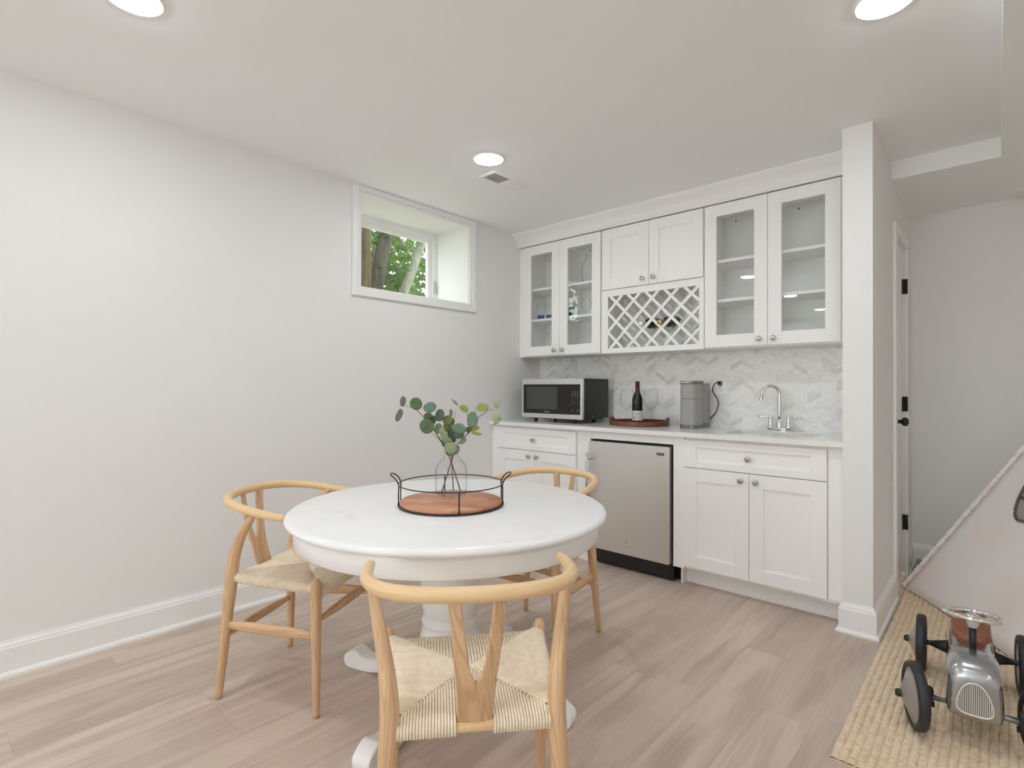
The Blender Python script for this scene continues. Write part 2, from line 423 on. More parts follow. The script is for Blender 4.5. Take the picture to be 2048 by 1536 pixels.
struct(MB().box(-0.44, RWX0, YR - .1, YR, 0, H).box(RWX1, XR, YR - .1, YR, 0, H).box(RWX0, RWX1, YR - .1, YR, 0, RWZ0).box(RWX0, RWX1, YR - .1, YR, RWZ1, H).build('wall_rear', M_WALL))

# baseboards: board, stepped cap and shoe moulding swept along a path on the floor (room to the right of the path)
BPROF = [(0, 0), (0.028, 0), (0.028, 0.008), (0.024, 0.016), (0.016, 0.02), (0.016, 0.112), (0.013, 0.118), (0.012, 0.126), (0.006, 0.134), (0.004, 0.142), (0, 0.142)]
def sweep(path, prof, sgn=1):
    """path: 2-D points; profile (offset to the right of travel, z)"""
    P = [Vector(p) for p in path]; mb = MB(); rings = []
    for i in range(len(P)):
        def nrm(a, b_):
            d = (b_ - a).normalized(); return Vector((d.y, -d.x)) * sgn
        if i == 0: n = nrm(P[0], P[1])
        elif i == len(P) - 1: n = nrm(P[-2], P[-1])
        else:
            n1, n2 = nrm(P[i - 1], P[i]), nrm(P[i], P[i + 1]); n = (n1 + n2) / (1 + n1.dot(n2))
        rings.append([(P[i].x + n.x * o, P[i].y + n.y * o, z) for o, z in prof])
    vs = [q for r in rings for q in r]; m = len(prof); fs = []
    for i in range(len(P) - 1):
        for k in range(m):
            k2 = (k + 1) % m; f = (i * m + k, (i + 1) * m + k, (i + 1) * m + k2, i * m + k2); fs.append(f if sgn < 0 else f[::-1])
    fs.append(tuple(range(m))); fs.append(tuple(range((len(P) - 1) * m, len(P) * m))[::-1])
    return mb.add(vs, fs, None, False)
struct(sweep([(0, YR), (0, 3.03)], BPROF).build('baseboard_left', M_TRIM))
struct(sweep([(XP0, 3.04), (XP0, YP), (XP1, YP), (XP1, 3.672)], BPROF, 1).build('baseboard_partition', M_TRIM))
struct(sweep([(XP1, 4.248), (XP1, YFAR), (XR, YFAR)], BPROF, 1).build('baseboard_far', M_TRIM))
# crown moulding along the top of the wall cabinets
CR = [(0, 2.335), (0.0, 2.345), (0.006, 2.352), (0.010, 2.362), (0.022, 2.385), (0.040, 2.405), (0.056, 2.418), (0.066, 2.428), (0.070, 2.432), (0.070, H), (-0.02, H), (-0.02, 2.335)]
struct(sweep([(0, 3.350), (XP0, 3.350)], CR, 1).build('trim_1', M_CAB))

# window
wroot = struct(empty('window_1', (0, 2.325, 1.745)))
def casing_ring(y0, y1, z0, z1, w_, x0, x1):
    m = MB(); m.box(x0, x1, y0, y0 + w_, z0, z1).box(x0, x1, y1 - w_, y1, z0, z1).box(x0, x1, y0 + w_, y1 - w_, z0, z0 + w_).box(x0, x1, y0 + w_, y1 - w_, z1 - w_, z1); return m
cs = casing_ring(1.797, 2.853, 1.745, H - .001, 0.036, 0, 0.020)
for q in (casing_ring(1.833, 2.817, 1.781, H - .037, 0.024, 0, 0.013),): cs.add(q.v, q.f, q.uv, False)
cs.build('casing', M_TRIM, wroot, wroot.location, 0.003)
XW = -0.41
fr = casing_ring(WY0, WY1, WZ0, WZ1, 0.040, XW - .02, XW + .035); fr.build('frame', M_TRIM, wroot, wroot.location, 0.003)
sa = casing_ring(WY0 + .04, WY1 - .04, WZ0 + .04, WZ1 - .04, 0.038, XW - .01, XW + .02)
sash = sa.build('sash', M_TRIM, wroot, wroot.location, 0.003)
look(MB().box(XW - .002, XW + .003, WY0 + .078, WY1 - .078, WZ0 + .078, WZ1 - .078).build('pane', M_WPANE, sash, wroot.location), 'clear pane of the added rear window')
la = MB().box(XW + .035, XW + .042, WY1 - .028, WY1 - .014, 1.92, 2.02).box(XW + .042, XW + .050, WY1 - .026, WY1 - .016, 1.93, 1.995)
look(la.build('latch', M_NICKEL, wroot, wroot.location, 0.002), 'small grey latch')

rw = struct(empty('window_fill_added', (1.95, YR, RWZ0)))  # unseen rear window, added to let in fill light
m_ = MB()
for (a, b_, z0, z1) in ((RWX0 - .07, RWX0 + .02, RWZ0 - .07, RWZ1 + .07), (RWX1 - .02, RWX1 + .07, RWZ0 - .07, RWZ1 + .07), (RWX0 + .02, RWX1 - .02, RWZ0 - .07, RWZ0 + .02), (RWX0 + .02, RWX1 - .02, RWZ1 - .02, RWZ1 + .07)): m_.box(a, b_, YR, YR + .02, z0, z1)
m_.build('casing', M_TRIM, rw, rw.location, .003)
m_ = MB()
for x in (RWX0 + .02, 1.6, 2.26, RWX1 - .06): m_.box(x, x + .04, YR - .07, YR - .03, RWZ0, RWZ1)
for z in (RWZ0, RWZ1 - .04): m_.box(RWX0, RWX1, YR - .07, YR - .03, z, z + .04)
sash = m_.build('sash', M_TRIM, rw, rw.location)
look(MB().box(RWX0, RWX1, YR - .052, YR - .048, RWZ0, RWZ1).build('pane', M_WPANE, sash, rw.location), 'clear pane of the added rear window')

# closet door in the partition
droot = struct(empty('door_1', (2.52, 3.96, 0)))
XS = 2.522
sl = MB(); sl.box(XS - .035, XS - .006, DY0 + .003, DY1 - .003, 0.012, DZ - .003)
for (a, b_, z0, z1) in ((DY0 + .003, DY0 + .09, .012, DZ - .003), (DY1 - .09, DY1 - .003, .012, DZ - .003), (DY0 + .09, DY1 - .09, .012, .24), (DY0 + .09, DY1 - .09, .93, 1.07), (DY0 + .09, DY1 - .09, 1.93, DZ - .003)):
    sl.box(XS - .008, XS, a, b_, z0, z1)
slab = sl.build('slab', M_TRIM, droot, droot.location, 0.002)
cs = MB()
for (a, b_, z0, z1) in ((3.672, DY0 - .004, 0, DZ + .062), (DY1 + .004, 4.246, 0, DZ + .062), (DY0 - .004, DY1 + .004, DZ + .004, DZ + .062)):
    cs.box(XP1, XP1 + .015, a, b_, z0, z1)
cs.build('casing', M_TRIM, droot, droot.location, 0.002)
for hz in (1.822, 1.079, 0.335):
    h = MB().box(XS, XS + .003, DY1 - .03, DY1 - .002, hz - .046, hz + .046)
    h.tube([(XP1 + .006, DY1 + .001, hz - .046), (XP1 + .006, DY1 + .001, hz + .046)], 0.0095, 10).box(XS, XP1 + .01, DY1 - .006, DY1, hz - .046, hz + .046)
    look(h.build('hinge', M_BLACKM, droot, droot.location), 'black hinge')
kb = MB().lathe([(0, 0), (0.031, 0), (0.031, 0.004), (0.012, 0.012), (0.010, 0.034), (0.02, 0.040), (0.026, 0.050), (0.024, 0.062), (0.012, 0.069), (0, 0.07)], (XS, DY0 + .07, 0.985), (1, 0, 0), 24)
look(kb.build('knob', M_BLACKM, slab, droot.location), 'round black door knob')

# =================================================================== LAMPS
def ceiling_light(x, y, z, label, group):
    r = empty('ceiling_light', (x, y, z)); tag(r, label, 'light', group)
    MB().lathe([(0.076, 0.0), (0.077, -0.004), (0.083, -0.006), (0.089, -0.004), (0.092, 0.0)], (0, 0, 0), (0, 0, 1), 48).build('trim_ring', M_TRIM, r)
    look(MB().lathe([(0.077, -0.003), (0.074, -0.007), (0.06, -0.0105), (0.03, -0.0125), (0.0, -0.013)], (0, 0, 0), (0, 0, 1), 48).build('diffuser', M_LAMP, r), 'glowing white diffuser')
G = 'round recessed ceiling lights'
ceiling_light(0.88, 0.46, H, 'recessed round ceiling light above the left wall, cut by the top of the photo', G)
ceiling_light(0.88, 2.11, H, 'recessed round ceiling light near the window, beside the air vent', G)
ceiling_light(2.70, 2.11, H, 'recessed round ceiling light in front of the partition, cut by the top of the photo', G)
U = 'unseen recessed round ceiling light behind the camera, in rows extended for even light'
for x, y in ((2.70, 0.46), (0.88, -1.2), (2.70, -1.2), (0.88, -2.85), (2.70, -2.85)): ceiling_light(x, y, H, U, 'recessed ceiling lights behind the camera')  # left pair follows pane reflections; the others are added for even light
for x, y in ((4.4, 0.46), (4.4, -1.2), (4.4, -2.85)): ceiling_light(x, y, DROP, U, 'recessed ceiling lights behind the camera')  # unseen row under the lowered ceiling, added for even light

# ceiling register
vr = empty('ceiling_vent', (0.730, 2.402, H)); tag(vr, 'small white rectangular air vent in the ceiling near the window', 'vent')
vf = MB(); X0, X1, Y0, Y1 = -.065, .065, -.155, .155
vf.box(X0, X0 + .018, Y0, Y1, -.006, 0).box(X1 - .018, X1, Y0, Y1, -.006, 0)
for a, b_ in ((Y0, Y0 + .02), (Y1 - .02, Y1), (-.006, .006)): vf.box(X0 + .018, X1 - .018, a, b_, -.006, 0)
vf.build('frame', M_TRIM, vr, (0, 0, 0), 0.002)
ls = MB()
for k in range(9):
    yy = Y0 + .026 + k * 0.0135; ls.obox((0, yy, -.004), (1, 0, 0), (0, .8, .6), (0, -.6, .8), .047, .0055, .0008)
    yy = .014 + k * 0.0135; ls.obox((0, yy, -.004), (1, 0, 0), (0, .85, -.52), (0, .52, .85), .047, .0068, .0008)
ls.build('louvers', M_TRIM, vr)
look(MB().box(-.05, .05, -.14, .14, -.0012, 0).build('duct_shadow_plate', mat('duct shade grey', (0.35, 0.35, 0.34), 0.8), vr), 'flat grey plate standing for the shade behind the louvers')  # plate coloured like the shade inside the duct
ap = empty('access_panel', (3.20, 4.39, DROP)); tag(ap, 'flat white access panel in the lowered ceiling, cut by the right edge', 'panel')
MB().box(-.15, .15, -.105, .09, -.008, 0).build('frame', M_TRIM, ap, (0, 0, 0), .002); MB().box(-.13, .13, -.088, .072, -.011, -.008).build('lid', M_TRIM, ap)

# =================================================================== CABINETS
YU, YL = 3.358, 3.045        # front faces of upper and lower doors
def shaker(x0, x1, z0, z1, yf, rail=0.068, th=0.019, glass=False, rz=None):
    """one door front facing -y; returns frame (and panel) mesh"""
    m = MB(); rb = rz if rz else rail
    xi0, xi1, zi0, zi1 = x0 + rail, x1 - rail, z0 + rb, z1 - rb
    m.box(x0, xi0, yf, yf + th, z0, z1).box(xi1, x1, yf, yf + th, z0, z1).box(xi0, xi1, yf, yf + th, z0, zi0).box(xi0, xi1, yf, yf + th, zi1, z1)
    if not glass: m.box(xi0 - .001, xi1 + .001, yf + .009, yf + th, zi0 - .001, zi1 + .001)
    return m, (xi0, xi1, zi0, zi1)
KNOB = [(0, -.0), (0.009, 0), (0.009, .002), (0.006, .004), (0.006, .016), (0.013, .018), (0.0155, .021), (0.0155, .025), (0.013, .0275), (0.011, .0270), (0.0095, .0285), (0, .0295)]
def knob(x, z, yf, parent, org):
    k = MB().lathe(KNOB, (x, yf, z), (0, -1, 0), 20)
    k.obox((x, yf - .0295, z), (.72, 0, .69), (0, 1, 0), (-.69, 0, .72), .011, .0012, .0022)
    return look(k.build('knob', M_NICKEL, parent, org), 'brushed nickel knob')
def carcass(mb, x0, x1, y0, y1, z0, z1, t_=0.018):
    mb.box(x0, x0 + t_, y0, y1, z0, z1).box(x1 - t_, x1, y0, y1, z0, z1).box(x0 + t_, x1 - t_, y0, y1, z0, z0 + t_).box(x0 + t_, x1 - t_, y0, y1, z1 - t_, z1).box(x0 + t_, x1 - t_, y1 - .008, y1, z0 + t_, z1 - t_)
    return mb
def glass_cabinet(name, label, x0, x1, doors, fillers=()):
    z0, z1 = 1.424, 2.335
    r = empty(name, ((x0 + x1) / 2, 3.5, z0)); tag(r, label, 'cabinet'); o = r.location
    cb = carcass(MB(), x0, x1, YU + .022, YB - .002, z0, z1)
    for a, b_ in fillers: cb.box(a, b_, YU + .020, YU + .04, z0, z1)
    cb.build('body', M_CABIN, r, o, 0.001)
    xm = (x0 + x1) / 2
    for zs in (1.715, 1.965):
        MB().box(x0 + .019, x1 - .019, YU + .03, YB - .012, zs, zs + .019).build('shelf', M_CABIN, r, o, 0.001)
    for zz in (1.60, 1.66, 1.80, 1.86, 1.92, 2.05, 2.11):
        for yy in (YU + .06, YB - .06): look(MB().lathe([(0, 0), (0.0025, 0), (0.0025, .0006), (0, .0006)], (x0 + .0182, yy, zz), (1, 0, 0), 8).build('peg_hole', M_HOLE, r, o), 'small dark peg hole')
    for xx in (x0 + .10, xm + .10): look(MB().lathe([(0, 0), (0.0055, 0), (0.004, .003), (0, .003)], (xx, YB - .0105, 2.285), (0, -1, 0), 10).build('screw', M_HOLE, r, o), 'dark mounting screw')
    for (a, b_, kx) in doors:
        m, (i0, i1, j0, j1) = shaker(a, b_, 1.432, 2.328, YU, 0.075, glass=True)
        d = m.build('door', M_CAB, r, o, 0.0015)
        look(MB().box(i0 - .002, i1 + .002, YU + .008, YU + .012, j0 - .002, j1 + .002).build('pane', M_PANE, d, o), 'clear glass pane')
        knob(kx, 1.469, YU, d, o)
    return r
glass_cabinet('wall_cabinet', 'white glass-door wall cabinet nearest the window wall, holding a few glasses', 0.045, 0.808, ((0.060, 0.4255, 0.385), (0.4285, 0.803, 0.462)), ((0.0005, 0.045),))
glass_cabinet('wall_cabinet', 'white glass-door wall cabinet next to the partition, with empty shelves', 1.580, 2.345, ((1.585, 1.961, 1.918), (1.964, 2.338, 1.999)), ((2.345, XP0 - .0005),))
# solid cabinet in the middle
r = empty('wall_cabinet', (1.195, 3.5, 1.88)); tag(r, 'short solid-door white wall cabinet above the wine rack', 'cabinet'); o = r.location
MB().box(0.812, 1.578, YU + .022, YB - .002, 1.884, 2.335).build('body', M_CAB, r, o, 0.001)
for a, b_, kx in ((0.818, 1.1905, 1.150), (1.1935, 1.573, 1.232)):
    m, _ = shaker(a, b_, 1.889, 2.328, YU, 0.075); d = m.build('door', M_CAB, r, o, 0.0015); knob(kx, 1.931, YU, d, o)
# wine rack
r = empty('wine_rack', (1.195, 3.5, 1.424)); tag(r, 'white built-in lattice wine rack between the two glass cabinets', 'wine rack'); o = r.location
MB().box(0.812, .866, YU + .004, YU + .022, 1.424, 1.882).box(1.547, 1.578, YU + .004, YU + .022, 1.424, 1.882).box(.866, 1.547, YU + .004, YU + .022, 1.424, 1.4605).box(.866, 1.547, YU + .004, YU + .022, 1.8365, 1.882).build('face_frame', M_CAB, r, o, 0.001)
carcass(MB(), 0.812, 1.578, YU + .022, YB - .002, 1.424, 1.882).build('body', M_CABIN, r, o)
def clip_line(cx, cz, dx, dz, x0, x1, z0, z1):
    lo, hi = -9, 9
    for c_, d_, a, b_ in ((cx, dx, x0, x1), (cz, dz, z0, z1)):
        t0, t1 = sorted(((a - c_) / d_, (b_ - c_) / d_)); lo, hi = max(lo, t0), min(hi, t1)
    return (lo, hi) if hi - lo > 0.012 else None
def lattice(y0, y1):
    m = MB(); p_ = 0.1405; s2 = math.sqrt(.5)
    for sgn, lift in ((1, 0), (-1, .0004)):
        for k in range(-9, 10):
            cx = .9335 + k * p_; cz = 1.790
            q = clip_line(cx, cz, s2, sgn * s2, .866, 1.547, 1.4605, 1.8365)
            if not q: continue
            tm = (q[0] + q[1]) / 2
            m.obox((cx + s2 * tm, (y0 + y1) / 2 - lift, cz + sgn * s2 * tm), (s2, 0, sgn * s2), (0, 1, 0), (-sgn * s2, 0, s2), (q[1] - q[0]) / 2, (y1 - y0) / 2, 0.0095)
    return m
lattice(YU + .006, YU + .020).build('front_lattice', M_CAB, r, o)
lattice(YB - .10, YB - .085).build('back_lattice', M_CAB, r, o)
def bottle_profile(hh=0.30, rb=0.037):
    return [(0, 0.004), (rb * .8, 0), (rb, .008), (rb, hh * .56), (rb * .93, hh * .63), (rb * .66, hh * .71), (rb * .44, hh * .77), (0.0150, hh * .82), (0.0142, hh * .985), (0.0135, hh), (0, hh)]
def wine_bottle(loc, axis, label, cap, capcol, glasscol, lab=None):
    r = empty('wine_bottle', loc); tag(r, label, 'bottle', 'wine bottles'); hh = 0.30
    look(MB().lathe(bottle_profile(hh), (0, 0, 0), axis, 32).build('glass', glasscol, r), 'dark glass')
    look(MB().lathe([(0.0162, hh * .80), (0.0152, hh * .965), (0.0165, hh * .968), (0.0165, hh * .995), (0.012, hh + .0015), (0, hh + .002)], (0, 0, 0), axis, 24).build('capsule', capcol, r), cap)
    if lab is not None:
        look(MB().lathe([(0.0374, 0.022), (0.0374, 0.092)], (0, 0, 0), axis, 40).build('paper_label', lab, r), 'white paper label')
    return r
M_WINE = mat('dark wine glass', (0.006, 0.006, 0.006), 0.06)
M_GREENB = mat('dark green bottle glass', (0.012, 0.016, 0.010), 0.1)
M_PAPER = mat('label paper', (0.78, 0.77, 0.75), 0.6); t, b = pnodes(M_PAPER)
M_INK = mat('label ink', (0.08, 0.08, 0.08), 0.7); M_GOLDINK = mat('label gold', (0.30, 0.20, 0.04), 0.5)
wine_bottle((1.145, 3.634, 1.649), (-.006, -1, -.105), 'dark wine bottle with white capsule lying in the wine rack', 'white capsule', mat('white foil', (0.8, 0.79, 0.77), 0.35), M_WINE)
wine_bottle((1.287, 3.634, 1.649), (-.012, -1, -.105), 'dark wine bottle with gold capsule lying in the wine rack', 'gold capsule', mat('gold foil', (0.55, 0.38, 0.13), 0.3, 0.8), M_GREENB)

# things behind the left cabinet's panes
def shell(prof, th=0.0018):
    inner = [(max(r_ - th, 0.0005), h_) for r_, h_ in prof]
    return [(0, prof[0][1])] + prof + inner[::-1] + [(0, inner[0][1] + th)]
def glassware(name, prof, loc, label, cat, group=None, extra=None):
    r = MB().lathe(shell(prof), (0, 0, 0), (0, 0, 1), 32).build(name, M_GLASS); r.location = loc; tag(r, label, cat, group)
    return r
SH1, SH2, SH0 = 1.9842, 1.7342, 1.4422
glassware('glass_jug', [(0.05, 0), (0.066, .004), (0.075, .06), (0.07, .13), (0.05, .175), (0.036, .20), (0.042, .218)], (0.655, 3.46, SH1), 'clear glass jug on the top shelf behind the right pane of the left cabinet', 'jug')
TUM = [(0.026, 0), (0.029, .004), (0.031, .06), (0.033, .135)]
for k, (x, y, l) in enumerate(((.175, 3.44, 'tall clear tumbler with blue base, front left on the middle shelf of the left cabinet'), (.245, 3.47, 'tall clear tumbler with blue base, right of the first on the middle shelf'))):
    g = glassware('tumbler', TUM, (x, y, SH2), l, 'glass', 'tumblers in the left cabinet')
    look(MB().lathe([(0, .003), (0.0265, .003), (0.0285, .035), (0, .035)], (0, 0, 0), (0, 0, 1), 24).build('blue_base', M_BLUE, g), 'deep blue base')
    MB().lathe([(0.0322, .085), (0.0335, .088), (0.0332, .094), (0.0325, .096)], (0, 0, 0), (0, 0, 1), 24).build('ring', M_GLASS, g)
glassware('tumbler', TUM, (.465, 3.47, SH2), 'tall greenish tumbler at the left edge of the right pane of the left cabinet', 'glass', 'tumblers in the left cabinet')
g = bpy.context.scene.objects['tumbler.002']
look(MB().lathe([(0, .003), (0.0265, .003), (0.0295, .075), (0, .075)], (0, 0, 0), (0, 0, 1), 24).build('green_base', mat('dull green glass', (0.05, 0.10, 0.09), 0.3), g), 'dull green lower half')
SNIF = [(0.030, 0), (0.030, .002), (0.006, .006), (0.004, .02), (0.012, .03), (0.034, .055), (0.042, .085), (0.036, .115), (0.029, .132)]
glassware('snifter', SNIF, (.615, 3.45, SH2), 'round stemmed snifter glass on the middle shelf of the left cabinet', 'glass')
glassware('stemmed_glass', [(0.03, 0), (0.03, .002), (0.004, .008), (0.004, .07), (0.02, .082), (0.033, .11), (0.031, .16), (0.028, .18)], (.262, 3.47, SH0), 'clear stemmed glass on the bottom shelf of the left cabinet', 'glass')
cn = empty('candle_tin', (.548, 3.44, SH0)); tag(cn, 'small teal candle tin on the bottom shelf of the left cabinet', 'tin')
MB().lathe([(0, 0), (0.034, 0), (0.036, .003), (0.036, .055), (0, .055)], (0, 0, 0), (0, 0, 1), 32).build('body', M_TEAL, cn)
MB().lathe([(0.0372, .055), (0.0372, .068), (0.035, .070), (0, .070)], (0, 0, 0), (0, 0, 1), 32).build('lid', M_TEAL, cn)
cn = empty('candle_tin', (.640, 3.45, SH0)); tag(cn, 'small white tin right of the teal tin in the left cabinet', 'tin')
MB().lathe([(0, 0), (0.026, 0), (0.028, .003), (0.028, .055), (0, .055)], (0, 0, 0), (0, 0, 1), 32).build('body', M_CABIN, cn)
MB().lathe([(0.029, .055), (0.029, .066), (0.027, .068), (0, .068)], (0, 0, 0), (0, 0, 1), 32).build('lid', M_CABIN, cn)

# base cabinets
def base_cabinet(label, x0, x1, fx0, fx1, xs, knobs, fill=None, hollow=False):
    r = empty('base_cabinet', ((x0 + x1) / 2, 3.35, 0)); tag(r, label, 'cabinet'); o = r.location
    b_ = MB()
    if hollow:
        b_.box(x0, x0 + .018, YL + .021, YB - .002, .105, .8835).box(x1 - .018, x1, YL + .021, YB - .002, .105, .8835).box(x0 + .018, x1 - .018, YL + .021, YB - .002, .105, .123).box(x0 + .018, x1 - .018, YL + .021, YL + .040, .123, .8835)
    else: b_.box(x0, x1, YL + .021, YB - .002, 0.105, 0.8835)
    b_.build('body', M_CAB, r, o, 0.001)
    MB().box(x0, x1, 3.148, 3.165, 0.0, 0.105).build('toe_kick', M_CAB, r, o, 0.001)
    m, _ = shaker(fx0, fx1, .709, .868, YL, 0.072, rz=0.040); d = m.build('drawer', M_CAB, r, o, 0.0015); knob((fx0 + fx1) / 2 - .004, .786, YL, d, o)
    for (a, c_), kx in zip(((fx0, xs - .0015), (xs + .0015, fx1)), knobs):
        m, _ = shaker(a, c_, .122, .704, YL, 0.073); d = m.build('door', M_CAB, r, o, 0.0015); knob(kx, .664, YL, d, o)
    if fill: MB().box(fill[0], fill[1], YL + .012, YL + .03, .122, .8835).build('filler_strip', M_CAB, r, o, 0.001)
    return r
base_cabinet('white base cabinet with drawer in the corner under the microwave', 0.0005, .822, .060, .810, .436, (.391, .468), (.0006, .052))
base_cabinet('white base cabinet with drawer and two doors under the sink', 1.592, XP0 - .0005, 1.592, 2.336, 1.962, (1.921, 2.000), (2.340, XP0 - .001), True)
r = empty('filler_panel', (1.2, 3.35, 0)); tag(r, 'plain white filler panels framing the stainless fridge', 'panel'); o = r.location
MB().box(.823, .919, YL + .018, YB - .002, 0.0, .8835).build('side_panel', M_CAB, r, o, .001)
MB().box(1.521, 1.591, YL + .006, YB - .002, 0.105, .8835).box(1.5625, 1.591, 3.148, YB - .002, 0, .105).box(1.548, 1.5615, 3.10, YB - .002, 0, .105).build('side_panel', M_CAB, r, o, .001)
MB().box(.919, 1.521, YL + .018, YL + .04, .831, .8835).build('top_strip', M_CAB, r, o, .001)

# countertop with sink cut-out
CZ0, CZ1 = .8845, .912; SX0, SX1, SY0, SY1 = 1.765, 2.235, 3.185, 3.495
ct = MB(); YC = 3.0185
xs_ = [0.0005, SX0, SX1, XP0 - .0005]; ys_ = [YC, SY0, SY1, YB - .0105]
vs = []; fs = []
def vid(i, j, k): return (k * 4 + j) * 4 + i
for z in (CZ0, CZ1):
    for j in range(4):
        for i in range(4): vs.append((xs_[i], ys_[j], z))
for j in range(3):
    for i in range(3):
        if i == 1 and j == 1: continue
        fs.append((vid(i, j, 1), vid(i + 1, j, 1), vid(i + 1, j + 1, 1), vid(i, j + 1, 1)))
        fs.append((vid(i, j, 0), vid(i, j + 1, 0), vid(i + 1, j + 1, 0), vid(i + 1, j, 0)))
for i in range(3):
    fs.append((vid(i, 0, 0), vid(i + 1, 0, 0), vid(i + 1, 0, 1), vid(i, 0, 1))); fs.append((vid(i + 1, 3, 0), vid(i, 3, 0), vid(i, 3, 1), vid(i + 1, 3, 1)))
    fs.append((vid(0, i + 1, 0), vid(0, i, 0), vid(0, i, 1), vid(0, i + 1, 1))); fs.append((vid(3, i, 0), vid(3, i + 1, 0), vid(3, i + 1, 1), vid(3, i, 1)))
fs += [(vid(1, 1, 0), vid(1, 2, 0), vid(1, 2, 1), vid(1, 1, 1)), (vid(2, 2, 0), vid(2, 1, 0), vid(2, 1, 1), vid(2, 2, 1)), (vid(2, 1, 0), vid(1, 1, 0), vid(1, 1, 1), vid(2, 1, 1)), (vid(1, 2, 0), vid(2, 2, 0), vid(2, 2, 1), vid(1, 2, 1))]
tag(ct.add(vs, fs, None, False).build('countertop', M_QUARTZ, None, (0, 0, 0), .0015), 'white quartz countertop running along the cabinets', 'countertop')
sk = empty('sink', ((SX0 + SX1) / 2, (SY0 + SY1) / 2, .715)); tag(sk, 'stainless undermount sink basin below the faucet', 'sink'); o = sk.location
bs = MB(); d_ = .16; q = .012
def basin(zt, zb):
    ring = lambda x0, x1, y0, y1, z: [(x0, y0, z), (x1, y0, z), (x1, y1, z), (x0, y1, z)]
    v = ring(SX0 - .004, SX1 + .004, SY0 - .004, SY1 + .004, zt) + ring(SX0 + .004, SX1 - .004, SY0 + .004, SY1 - .004, zb) + ring(SX0 - .03, SX1 + .03, SY0 - .03, SY1 + .03, zt)
    f = [(0, 4, 5, 1), (1, 5, 6, 2), (2, 6, 7, 3), (3, 7, 4, 0), (4, 7, 6, 5), (0, 1, 9, 8), (1, 2, 10, 9), (2, 3, 11, 10), (3, 0, 8, 11)]
    return v, f
v, f = basin(CZ0 - .0004, CZ0 - .17); bs.add(v, f, None, False)
bs.build('basin', mat('satin sink steel', (0.66, 0.655, 0.64), 0.4, 0.6), sk, o)
look(MB().lathe([(0, 0), (.035, 0), (.04, .002), (.042, 0)], ((SX0 + SX1) / 2, (SY0 + SY1) / 2, CZ0 - .1695), (0, 0, 1), 24).build('drain', M_CHROME, sk, o), 'chrome drain')
# backsplash
bs = struct(MB().box(0.0005, XP0 - .0005, YB - .010, YB - .0005, CZ1 - .02, 1.4235).build('wall_backsplash', M_TILE))

# faucet
FX, FY = 1.968, 3.575
fa = empty('faucet', (FX, FY, CZ1)); tag(fa, 'chrome two-handle gooseneck bar faucet behind the sink', 'faucet'); o = (0, 0, 0)
bp = MB().prism([(.073 * math.cos(a) if abs(math.cos(a)) < 2 else 0, .024 * math.sin(a)) for a in [2 * PI * k / 32 for k in range(32)]], (0, 0, 0), (1, 0, 0), (0, 1, 0), (0, 0, 1), .012)
bp.prism([(.066 * math.cos(a), .020 * math.sin(a)) for a in [2 * PI * k / 32 for k in range(32)]], (0, 0, .012), (1, 0, 0), (0, 1, 0), (0, 0, 1), .008)
bp.build('base_plate', M_CHROME, fa, o, .003)
dirv = Vector((-.80, -.60, 0)); Rr = .052
pts = [(0, 0, .018), (0, 0, .10), (0, 0, .17), (0, 0, .225)] + [tuple(dirv * (Rr - Rr * math.cos(a)) + Vector((0, 0, .225 + Rr * math.sin(a)))) for a in [PI * k / 14 for k in range(1, 15)]] + [tuple(dirv * (2 * Rr + .004) + Vector((0, 0, .200)))]
MB().tube(pts, [.0105] * 4 + [.0100] * 14 + [.0105], 16).lathe([(.020, .018), (.020, .024), (.015, .03), (.017, .04), (.014, .052), (.0105, .07)], (0, 0, 0), (0, 0, 1), 24).lathe([(.0125, 0), (.0125, .018), (.0105, .022)], tuple(dirv * (2 * Rr + .004) + Vector((0, 0, .190))), (0, 0, 1), 20).build('spout', M_CHROME, fa, o)
for sx in (-1, 1):
    h = MB().lathe([(.020, .018), (.021, .024), (.014, .034), (.013, .05), (.0145, .058), (.010, .068), (.011, .076), (.012, .084), (.007, .092), (0, .094)], (sx * .0525, 0, 0), (0, 0, 1), 24)
    h.tube([(sx * .0525, 0, .083), (sx * .075, -.004, .084), (sx * .095, -.006, .083), (sx * .118, -.008, .083), (sx * .124, -.008, .083)], [.0045, .0048, .0075, .0065, .003], 12)
    h.build('handle', M_CHROME, fa, o)

# outlet
ol = empty('outlet', (1.581, YB - .010, 1.191)); tag(ol, 'white wall outlet on the tile behind the coffee maker', 'outlet')
MB().box(-.044, .044, -.006, 0, -.063, .063).build('cover_plate', M_TRIM, ol, (0, 0, 0), .003)
rcp = MB().box(-.017, .017, -.009, -.006, -.034, .034).build('receptacle', M_TRIM, ol, (0, 0, 0), .001)
sl = MB()
for zc in (.019, -.021):
    sl.box(-.0075, -.0055, -.0094, -.0088, zc - .002, zc + .006).box(.0055, .0075, -.0094, -.0088, zc - .002, zc + .006).box(-.002, .002, -.0094, -.0088, zc - .009, zc - .005)
sl.box(-.007, .007, -.0096, -.0088, -.004, -.001).box(-.007, .007, -.0096, -.0088, .001, .004)
look(sl.build('slots', M_BLACK, rcp, (0, 0, 0)), 'dark slots and test buttons')

